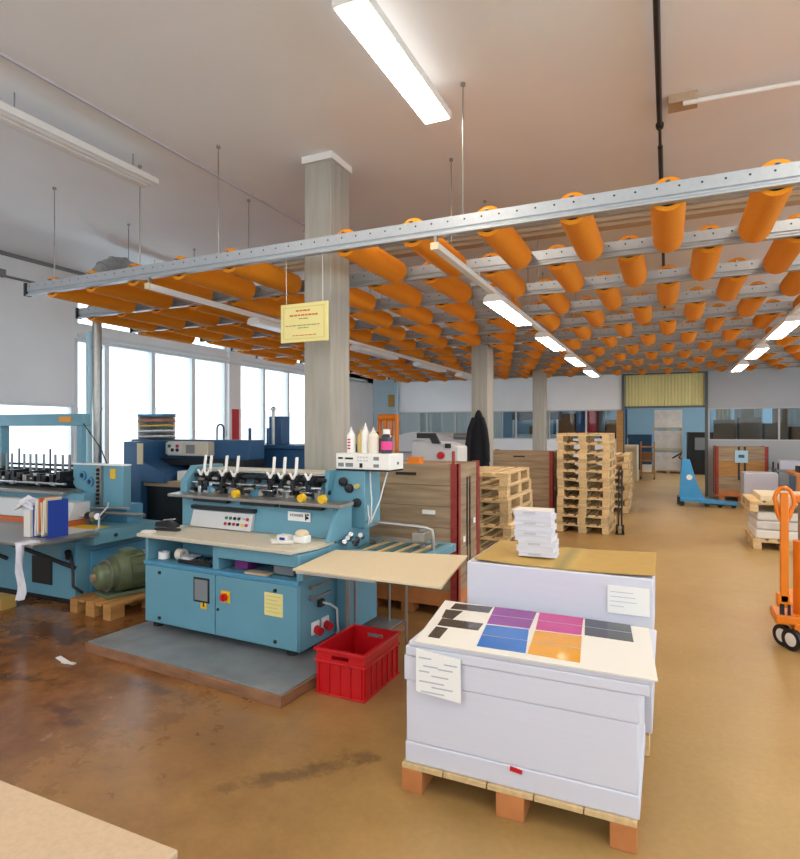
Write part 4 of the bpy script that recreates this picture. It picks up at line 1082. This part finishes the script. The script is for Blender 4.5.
PQ(MB().box(-4.99, -4.78, 6.6, 6.8, 1.45, 1.83), 'side_tower', 'navy', .01)
PQ(MB().cyl((-4.80, 6.45, 1.45), (-4.80, 6.45, 1.9), .02, seg=12).lathe((-4.80, 6.45, 1.9), (0, 0, 1), [(0, .02), (.01, .035), (.04, .035), (.06, .01)]), 'gauge', 'steel')
PQ(MB().box(-4.3, -3.75, 6.5, 6.8, 1.45, 1.49), 'tool_strip', 'darksteel')

# ------------------------------------------------------------------ mid-ground behind the crate
og = thing('orange_stacker', 'orange lifting mast standing behind the bottles and grey cutter', 'lifting truck', (-3.6, 7.6, 0))
for x in (-3.80, -3.71, -3.62, -3.53):
    MB().box(x-.022, x+.022, 7.6, 7.66, .12, 1.86).build('mast_bar', 'orangepaint', og, .005, world=True)
MB().box(-3.83, -3.50, 7.58, 7.70, .05, .14).build('base', 'orangepaint', og, .006, world=True)
MB().cyl((-3.80, 7.63, 1.82), (-3.53, 7.63, 1.82), .05, seg=16).build('top_roll', 'orangepaint', og, world=True)
for x in (-3.79, -3.55): MB().cyl((x-.02, 7.64, .05), (x+.02, 7.64, .05), .05, seg=14).build('wheel', 'black', og, world=True)
pc = thing('paper_cutter', 'light grey cutting machine with black clamp behind the wooden crate', 'machine', (-3.0, 7.4, 0))
MB().box(-3.25, -2.55, 7.3, 8.1, 0, 1.05).build('body', 'lgrey', pc, .02, world=True)
MB().prism([(-3.25, 1.05), (-2.56, 1.05), (-2.56, 1.42), (-2.75, 1.48), (-3.25, 1.5)], 'y', 7.5, 7.9).build('arch', 'lgrey', pc, .02, world=True)
MB().prism([(-3.15, 1.60), (-2.88, 1.60), (-2.80, 1.46), (-2.92, 1.46), (-2.96, 1.53), (-3.15, 1.53)], 'y', 7.46, 7.5).build('clamp', 'black', pc, .004, world=True)
MB().box(-2.74, -2.66, 7.47, 7.5, 1.40, 1.46).build('lever_block', 'black', pc, world=True)
MB().cyl((-2.80, 7.50, 1.30), (-2.80, 7.46, 1.30), .05, seg=14).build('stop_button', 'red', pc, world=True)
lp = thing('arm_table', 'dark grey rounded worktable behind the cutting machine', 'table', (-4.4, 10.5, 0))
MB().prism([(-5.0, 1.2), (-3.4, 1.2), (-3.3, 1.3), (-3.5, 1.45), (-4.0, 1.58), (-4.6, 1.6), (-5.0, 1.5)], 'y', 10.6, 11.4).build('hood', 'lgrey', lp, .02, world=True)
MB().box(-4.9, -3.5, 10.65, 11.35, 0, 1.2).build('body', 'wallgrey', lp, .01, world=True)
MB().cyl((-3.7, 10.6, 1.52), (-3.3, 10.6, 1.52), .06, seg=14).build('paper_roll', 'steel', lp, world=True)
single(MB().box(-7.85, -7.6, 16.36, 16.385, 2.35, 2.72), 'wall_notice', 'tan', 'small brown notice on the blue-lit wall in the back left corner', 'notice', (-7.72, 16.37, 2.35))
# hand truck beside the tall pile
ht = thing('hand_truck', 'slim black hand truck leaning at the tall pallet pile', 'hand truck', (-.75, 10.0, 0))
MB().tube([(-.715, 9.9, .12), (-.715, 10.0, 1.0), (-.69, 10.01, 1.03), (-.665, 10.0, 1.0), (-.665, 9.9, .12)], .013).build('frame', 'black', ht, world=True)
for x in (-.735, -.645): MB().cyl((x-.015, 9.9, .075), (x+.015, 9.9, .075), .075, seg=18).build('wheel', 'black', ht, world=True)
MB().box(-.76, -.62, 9.80, 9.90, .0, .012).build('toe_plate', 'darksteel', ht, world=True)
MB().cyl((-.735, 9.9, .075), (-.645, 9.9, .075), .012, seg=10).build('axle', 'steel', ht, world=True)
# leaning plank
mb = MB(); mb.obox((-1.14, 16.22, 1.07), (.16, .04, 2.14), -.06, 0.0, 0)
single(mb, 'plank', 'oldwood2', 'brown plank leaning beside the left doorway jamb', 'plank', (-1.14, 16.2, 0))

# blue pallet truck in front of the doorway
jb = thing('lifting_truck', 'bright blue lifting truck parked before the doorway', 'lifting truck', (.5, 14.3, 0))
MB().prism([(.22, .14), (.72, .14), (.55, .55), (.43, 1.0), (.27, 1.0)], 'y', 14.15, 14.35).build('body', 'jackblue', jb, .015, world=True)
MB().box(.20, .80, 14.1, 14.4, .10, .17).build('chassis', 'jackblue', jb, .01, world=True)
for y in (14.02, 14.36):
    MB().prism([(.6, .16), (1.35, .10), (1.35, .06), (.6, .09)], 'y', y, y+.14).build('fork', 'jackblue', jb, .006, world=True)
MB().box(.18, .24, 14.05, 14.45, .04, .2).build('bumper', 'black', jb, .006, world=True)
MB().tube([(.30, 14.25, .98), (.22, 14.25, 1.03)]+[(.22+.09*math.cos(a)-.04, 14.25+.11*math.sin(a), 1.08+.06*math.cos(a)) for a in [2*PI*i/14 for i in range(15)]], .014).build('handle', 'black', jb, world=True)
MB().cyl((.42, 14.15, .62), (.42, 14.14, .62), .06, seg=20).build('round_emblem', 'white', jb, world=True)
for x, y in ((.28, 14.1), (.28, 14.42), (1.0, 14.1), (1.25, 14.42), (.75, 14.1), (1.25, 14.1)):
    MB().cyl((x, y-.03, .05), (x, y+.03, .05), .05, seg=14).build('wheel', 'black', jb, world=True)
MB().obox((.85, 14.08, .07), (.5, .02, .025), 0, .06, 0).build('link_bar', 'black', jb, world=True)

# right side: wrapped papers between two pallets
make_pallet(.8, 1.0, .144, 'wooden pallet on the floor at right under wrapped papers', None, (1.07, 9.4, 0), 0)
for k in range(3):
    mb = MB(); mb.box(1.10+.01*k, 1.85, 9.43+.01*k, 10.35, .1445+k*.125, .265+k*.125)
    single(mb, 'paper_pack', ['sheet', 'wrap', 'sheet'][k], 'wrapped white paper pack between the two right pallets, %s' % ['lowest', 'middle', 'uppermost'][k], 'paper pack', (1.45, 9.9, .1445+k*.125), 'wrapped paper packs at the right', .02)
make_pallet(.82, 1.0, .144, 'wooden pallet lying on wrapped papers at the right', None, (1.03, 9.38, .5205), 0, 'wood')
single(MB().box(1.16, 1.80, 9.45, 10.3, .665, .74), 'paper_pack', 'cream', 'cream paper pack on top of the upper right pallet', 'paper pack', (1.48, 9.9, .665), 'wrapped paper packs at the right', .008)
single(MB().box(1.42, 2.02, 13.9, 14.5, .1, .76), 'paper_stack', 'lav', 'plain white stack standing in front of the labelled crate', 'paper stack', (1.7, 14.2, .1), None, .01)
make_pallet(.62, .62, .1, 'low pallet under the plain white stack at right', None, (1.41, 13.89, 0), 0, 'wood', False)
ct = thing('workbench', 'blue workbench with wooden rim at the right edge', 'workbench', (2.2, 12.6, 0))
MB().box(2.10, 3.0, 12.5, 13.3, .08, .82).build('body', 'navy', ct, .01, world=True)
MB().box(2.05, 3.05, 12.45, 13.35, .82, .87).build('top', 'woodred', ct, .004, world=True)
MB().box(2.08, 2.14, 12.44, 12.5, 0, .82).build('leg', 'woodred', ct, world=True); MB().box(2.94, 3.0, 12.44, 12.5, 0, .82).build('leg', 'woodred', ct, world=True)
MB().box(2.15, 2.6, 12.6, 13.0, .87, .98).build('clutter_tray', 'black', ct, .01, world=True)
gc = thing('grey_cart', 'grey metal cart behind the plain white stack', 'cart', (2.3, 15.2, 0))
MB().box(2.15, 2.8, 15.0, 15.7, .35, .40).box(2.15, 2.8, 15.0, 15.7, .72, .78).build('shelf', 'grey', gc, world=True)
for x in (2.16, 2.76):
    for y in (15.01, 15.66): MB().box(x, x+.03, y, y+.03, 0, .92).build('post', 'darksteel', gc, world=True)
MB().box(2.2, 2.6, 15.05, 15.5, .78, .98).build('bin', 'lav', gc, .01, world=True)

# orange pallet truck at the right edge
ot = thing('pallet_truck', 'orange hydraulic pallet truck with loop handle at the right edge', 'pallet truck', (.95, 5.35, 0))
def PO(mb, name, m_, bevel=0): return mb.build(name, m_, ot, bevel, world=True)
lp_ = [(.803+.065*math.sin(a)*(1 if math.cos(a) > 0 else .75+.25*math.cos(a)*-1*0+.0), 5.28, 1.08+.13*math.cos(a)) for a in [2*PI*i/20 for i in range(20)]]
PO(MB().tube(lp_, .016, 10, True), 'handle_loop', 'orangepaint')
PO(MB().box(.776, .83, 5.25, 5.30, .34, 1.17), 'handle_shaft', 'orangepaint', .006)
PO(MB().box(.755, .84, 5.25, 5.34, .30, .40), 'pivot', 'orangepaint', .01)
PO(MB().box(.77, .80, 5.24, 5.26, .20, .33).box(.82, .84, 5.24, 5.26, .2, .33), 'pivot_link', 'darksteel')
PO(MB().cyl((.955, 5.36, .18), (.955, 5.36, .80), .082, seg=24), 'cylinder', 'orangepaint')
PO(MB().cyl((.925, 5.36, .80), (.925, 5.36, 1.10), .02, seg=16), 'piston_rod', 'chrome')
PO(MB().box(.87, 1.25, 5.31, 5.42, 1.09, 1.15), 'crosshead', 'orangepaint', .012)
PO(MB().box(.74, 1.3, 5.22, 5.5, .18, .25), 'base_plate', 'orangepaint', .012)
PO(MB().box(1.16, 1.24, 5.30, 5.42, .2, 1.12), 'mast', 'orangepaint', .01)
PO(MB().box(.86, .96, 5.2, 5.34, .02, .20), 'fork_head', 'orangepaint', .008)
for y in (5.5,):
    PO(MB().box(.95, 1.1, 5.45, 6.5, .10, .17), 'fork', 'orangepaint', .01); PO(MB().box(1.3, 1.45, 5.45, 6.5, .10, .17), 'fork', 'orangepaint', .01)
for x, y in ((.80, 5.30), (.845, 5.21)):
    dv = V((-.80, -.60, 0)); c0 = V((x, y, .081))
    k_ = PO(MB().ring(c0-dv*.018, c0+dv*.018, .08, .05), 'wheel', 'darksteel')
    MB().lathe(c0-dv*.02, dv, [(0, .03), (.004, .051), (.036, .051), (.044, .025)]).build('hub', 'white', k_, world=True)
PO(MB().cyl((1.2, 6.4, .06), (1.25, 6.4, .06), .06, seg=16).cyl((1.0, 6.4, .06), (1.05, 6.4, .06), .06, seg=16), 'fork_roller', 'black')

# ------------------------------------------------------------------ far hall seen through the doorway and glazing
for k in range(3):
    z_ = k*.8
    make_pallet(1.0, 1.0, .12, 'pallet in the wrapped load tower beyond the doorway, %s' % ['bottom', 'middle', 'top'][k], 'pallets of the load tower', (-.5, 24.5, z_), 0, 'wood')
    mb = MB(); mb.box(-.48, .48, 24.52, 25.48, z_+.121, z_+.79)
    single(mb, 'wrapped_load', 'wrap', 'wrapped carton load in the tower beyond the doorway, %s' % ['bottom', 'middle', 'top'][k], 'load', (0, 25, z_+.121), 'wrapped loads in the tower', .01)
rk = thing('storage_rack', 'blue storage rack with orange beams beyond the partition', 'rack', (-3, 21, 0))
for x in (-3.6, -1.35):
    for y in (21.0, 21.9): MB().box(x-.06, x+.06, y, y+.08, 0, 2.9).build('upright', 'navy', rk, world=True)
for z_ in (1.45, 2.75):
    for y in (21.0, 21.9): MB().box(-3.6, -1.3, y, y+.06, z_, z_+.13).build('beam', 'redpost' if z_ < 2 else 'redink', rk, world=True)
for i, (x0, x1, h, m_) in enumerate(((-3.5, -2.95, .62, 'brownbox'), (-2.9, -2.6, .75, 'navy'), (-2.55, -2.2, .8, 'red'), (-2.15, -1.95, .8, 'grey'), (-1.9, -1.45, .4, 'brownbox'))):
    single(MB().box(x0, x1, 21.05, 21.85, 1.581, 1.581+h), 'carton', m_, ['brown carton at the left of the rack shelf', 'navy carton on the rack shelf', 'red carton on the rack shelf beyond the partition', 'grey carton on the rack shelf', 'low brown carton at the right of the rack shelf'][i], 'carton', ((x0+x1)/2, 21.4, 1.581), 'cartons on the storage rack', .01)
cb = thing('beige_cabinet', 'pale beige cabinet just inside the doorway at left', 'cabinet', (-1.2, 20.3, 0))
MB().box(-1.6, -.88, 20.2, 20.8, 0, 1.15).build('body', 'cream', cb, .01, world=True); MB().box(-1.3, -.9, 20.19, 20.2, .08, 1.1).build('door', 'cream', cb, .004, world=True)
tc_ = thing('trolley', 'small wooden trolley with boxes left of the load tower', 'trolley', (-.6, 21, 0))
for z_ in (.2, .6, 1.05): MB().box(-.85, -.4, 21, 21.5, z_, z_+.04).build('shelf', 'oldwood2', tc_, world=True)
for x in (-.84, -.43):
    for y in (21.0, 21.46): MB().box(x, x+.03, y, y+.03, .1, 1.25).build('post', 'oldwood2', tc_, world=True); MB().cyl((x, y+.015, .05), (x+.03, y+.015, .05), .05, seg=12).build('wheel', 'black', tc_, world=True)
single(MB().box(-.78, -.5, 21.05, 21.4, .241, .48), 'carton', 'white', 'white carton on the trolley beyond the doorway, lower shelf', 'carton', (-.64, 21.2, .241), None, .01)
single(MB().box(-.80, -.46, 21.05, 21.4, .641, .9), 'carton', 'brownbox', 'brown carton on the trolley beyond the doorway, middle shelf', 'carton', (-.64, 21.2, .641), None, .01)
fm = thing('dark_machine', 'dark machine right of the load tower beyond the doorway', 'machine', (1.2, 24, 0))
MB().box(.65, 2.2, 24.2, 25.2, 0, 1.55).build('body', 'darksteel', fm, .02, world=True); MB().box(.9, 1.25, 24.18, 24.2, .9, 1.35).build('panel', 'grey', fm, world=True)
fm = thing('dark_machine', 'low blue and black machine left of the load tower beyond the doorway', 'machine', (-1.3, 26, 0))
MB().box(-2.6, -.6, 26, 27, 0, 1.45).build('body', 'navy', fm, .02, world=True); MB().box(-1.9, -1.5, 25.98, 26.0, 1.0, 1.3).build('panel', 'lgrey', fm, world=True)
for i, (x0, x1) in enumerate(((1.15, 1.5), (1.58, 1.72), (2.02, 2.22), (2.75, 3.2))):  # strips imitate the pale vertical reflections in the right glazing
    mb = MB()
    for q in range(6):
        a = x0+(x1-x0)*q/6; b = x0+(x1-x0)*(q+1)/6
        mb.prism([(a, 17.6), ((a+b)/2, 17.57), (b, 17.6), (b, 17.61), ((a+b)/2, 17.58), (a, 17.61)], 'z', .2, 2.9)
    single(mb, 'strip_curtain', 'cream' if i == 0 else 'white', 'pale curtain strip standing in for a reflection in the right glazing, %s from the left' % ORD[i], 'curtain', ((x0+x1)/2, 17.6, .2), 'strips standing in for reflections in the right glazing')
for i in range(7):
    x0 = -7.3+i*.4; x1 = x0+.33; mb = MB()
    for q in range(6):
        a = x0+(x1-x0)*q/6; b = x0+(x1-x0)*(q+1)/6
        mb.prism([(a, 17.6), ((a+b)/2, 17.57), (b, 17.6), (b, 17.61), ((a+b)/2, 17.58), (a, 17.61)], 'z', .2, 2.9)
    single(mb, 'strip_curtain', 'white', 'pale hanging curtain strip behind the left glazing, %s from the left' % ORD[i], 'curtain', ((x0+x1)/2, 17.6, .2), 'curtain strips behind the left glazing')
for i, (x, h) in enumerate(((1.3, 1.9), (1.85, 1.95), (2.4, 1.8), (2.95, 1.72), (3.5, 1.8))):
    single(MB().box(x-.22, x+.26, 17.0, 17.4, 0, h), 'tall_carton', 'brownbox', 'tall brown carton behind the right glazing, %s from the left' % ORD[i], 'carton', (x, 17.2, 0), 'tall cartons behind the right glazing', .01)
for i, (x, m_) in enumerate(((1.72, 'oldwood'), (2.45, 'brownbox'))):
    single(MB().box(x, x+.32, 17.7, 17.8, 0, 2.6), 'room_divider', m_, 'tall brown room divider behind the curtain strips, %s' % ['left one', 'right one'][i], 'room divider', (x, 17.75, 0))
wm = thing('white_machine', 'white machine with dark roof behind the glazing left of the third column', 'machine', (-3.8, 18, 0))
MB().box(-4.4, -3.0, 18, 18.8, 0, 1.5).build('body', 'lgrey', wm, .02, world=True); MB().box(-4.4, -3.0, 18, 18.8, 1.95, 2.3).build('roof', 'darksteel', wm, .02, world=True)
for x in (-4.38, -3.7, -3.05): MB().box(x, x+.05, 18, 18.05, 1.5, 1.95).build('post', 'white', wm, world=True)
MB().box(-3.9, -3.4, 18.2, 18.6, 1.5, 1.75).build('hopper', 'brownbox', wm, .01, world=True)

# ------------------------------------------------------------------ outside the windows
struct(MB().box(-400, -12, -200, 400, -12.2, -12), 'ground', 'outground')
bl = [(-60, 20, 12, 16, -12, 4.0, 'city'), (-75, 48, 14, 12, -12, 3.4, 'city'), (-52, 58, 8, 9, -12, 3.6, 'city2'), (-90, 80, 20, 18, -12, 5.0, 'city'), (-70, 110, 16, 16, -12, 4.2, 'city'), (-110, 130, 30, 30, -12, 6, 'city')]
for i, (x, y, a, b, z0, z1, m_) in enumerate(bl):
    o = thing('far_building', 'pale building outside the windows, %s from the left' % ORD[i], 'building', (x, y, z0), 0, 'buildings outside the windows')
    MB().box(x-a/2, x+a/2, y-b/2, y+b/2, z0, z1).build('walls', m_, o, world=True)
    MB().box(x-a/2-.3, x+a/2+.3, y-b/2-.3, y+b/2+.3, z1, z1+.5).build('roof', 'lgrey', o, world=True)
    for k in range(4):
        MB().box(x+a/2, x+a/2+.1, y-b/2+b*(k+.3)/4, y-b/2+b*(k+.7)/4, z1-3, z1-1.4).build('window', 'pipeblue', o, world=True)

# ------------------------------------------------------------------ light, camera
W = bpy.data.worlds.new('sky'); SC.world = W; W.use_nodes = True
bg = W.node_tree.nodes['Background']
bg.inputs[0].default_value = (.90, .96, 1.0, 1); bg.inputs[1].default_value = 2.6

cam = bpy.data.cameras.new('camera'); co = bpy.data.objects.new('camera', cam); COL.objects.link(co)
yaw = math.atan(268/588)
co.location = (0, 0, 1.65); co.rotation_euler = (PI/2, 0, yaw)
cam.sensor_fit = 'HORIZONTAL'; cam.sensor_width = 36; cam.lens = 588/800*36
cam.clip_start = .05; cam.clip_end = 1000
SC.camera = co
vs = SC.view_settings
vs.view_transform = 'Standard'; vs.look = 'None'; vs.gamma = 1; vs.use_curve_mapping = False
vs.exposure = .56
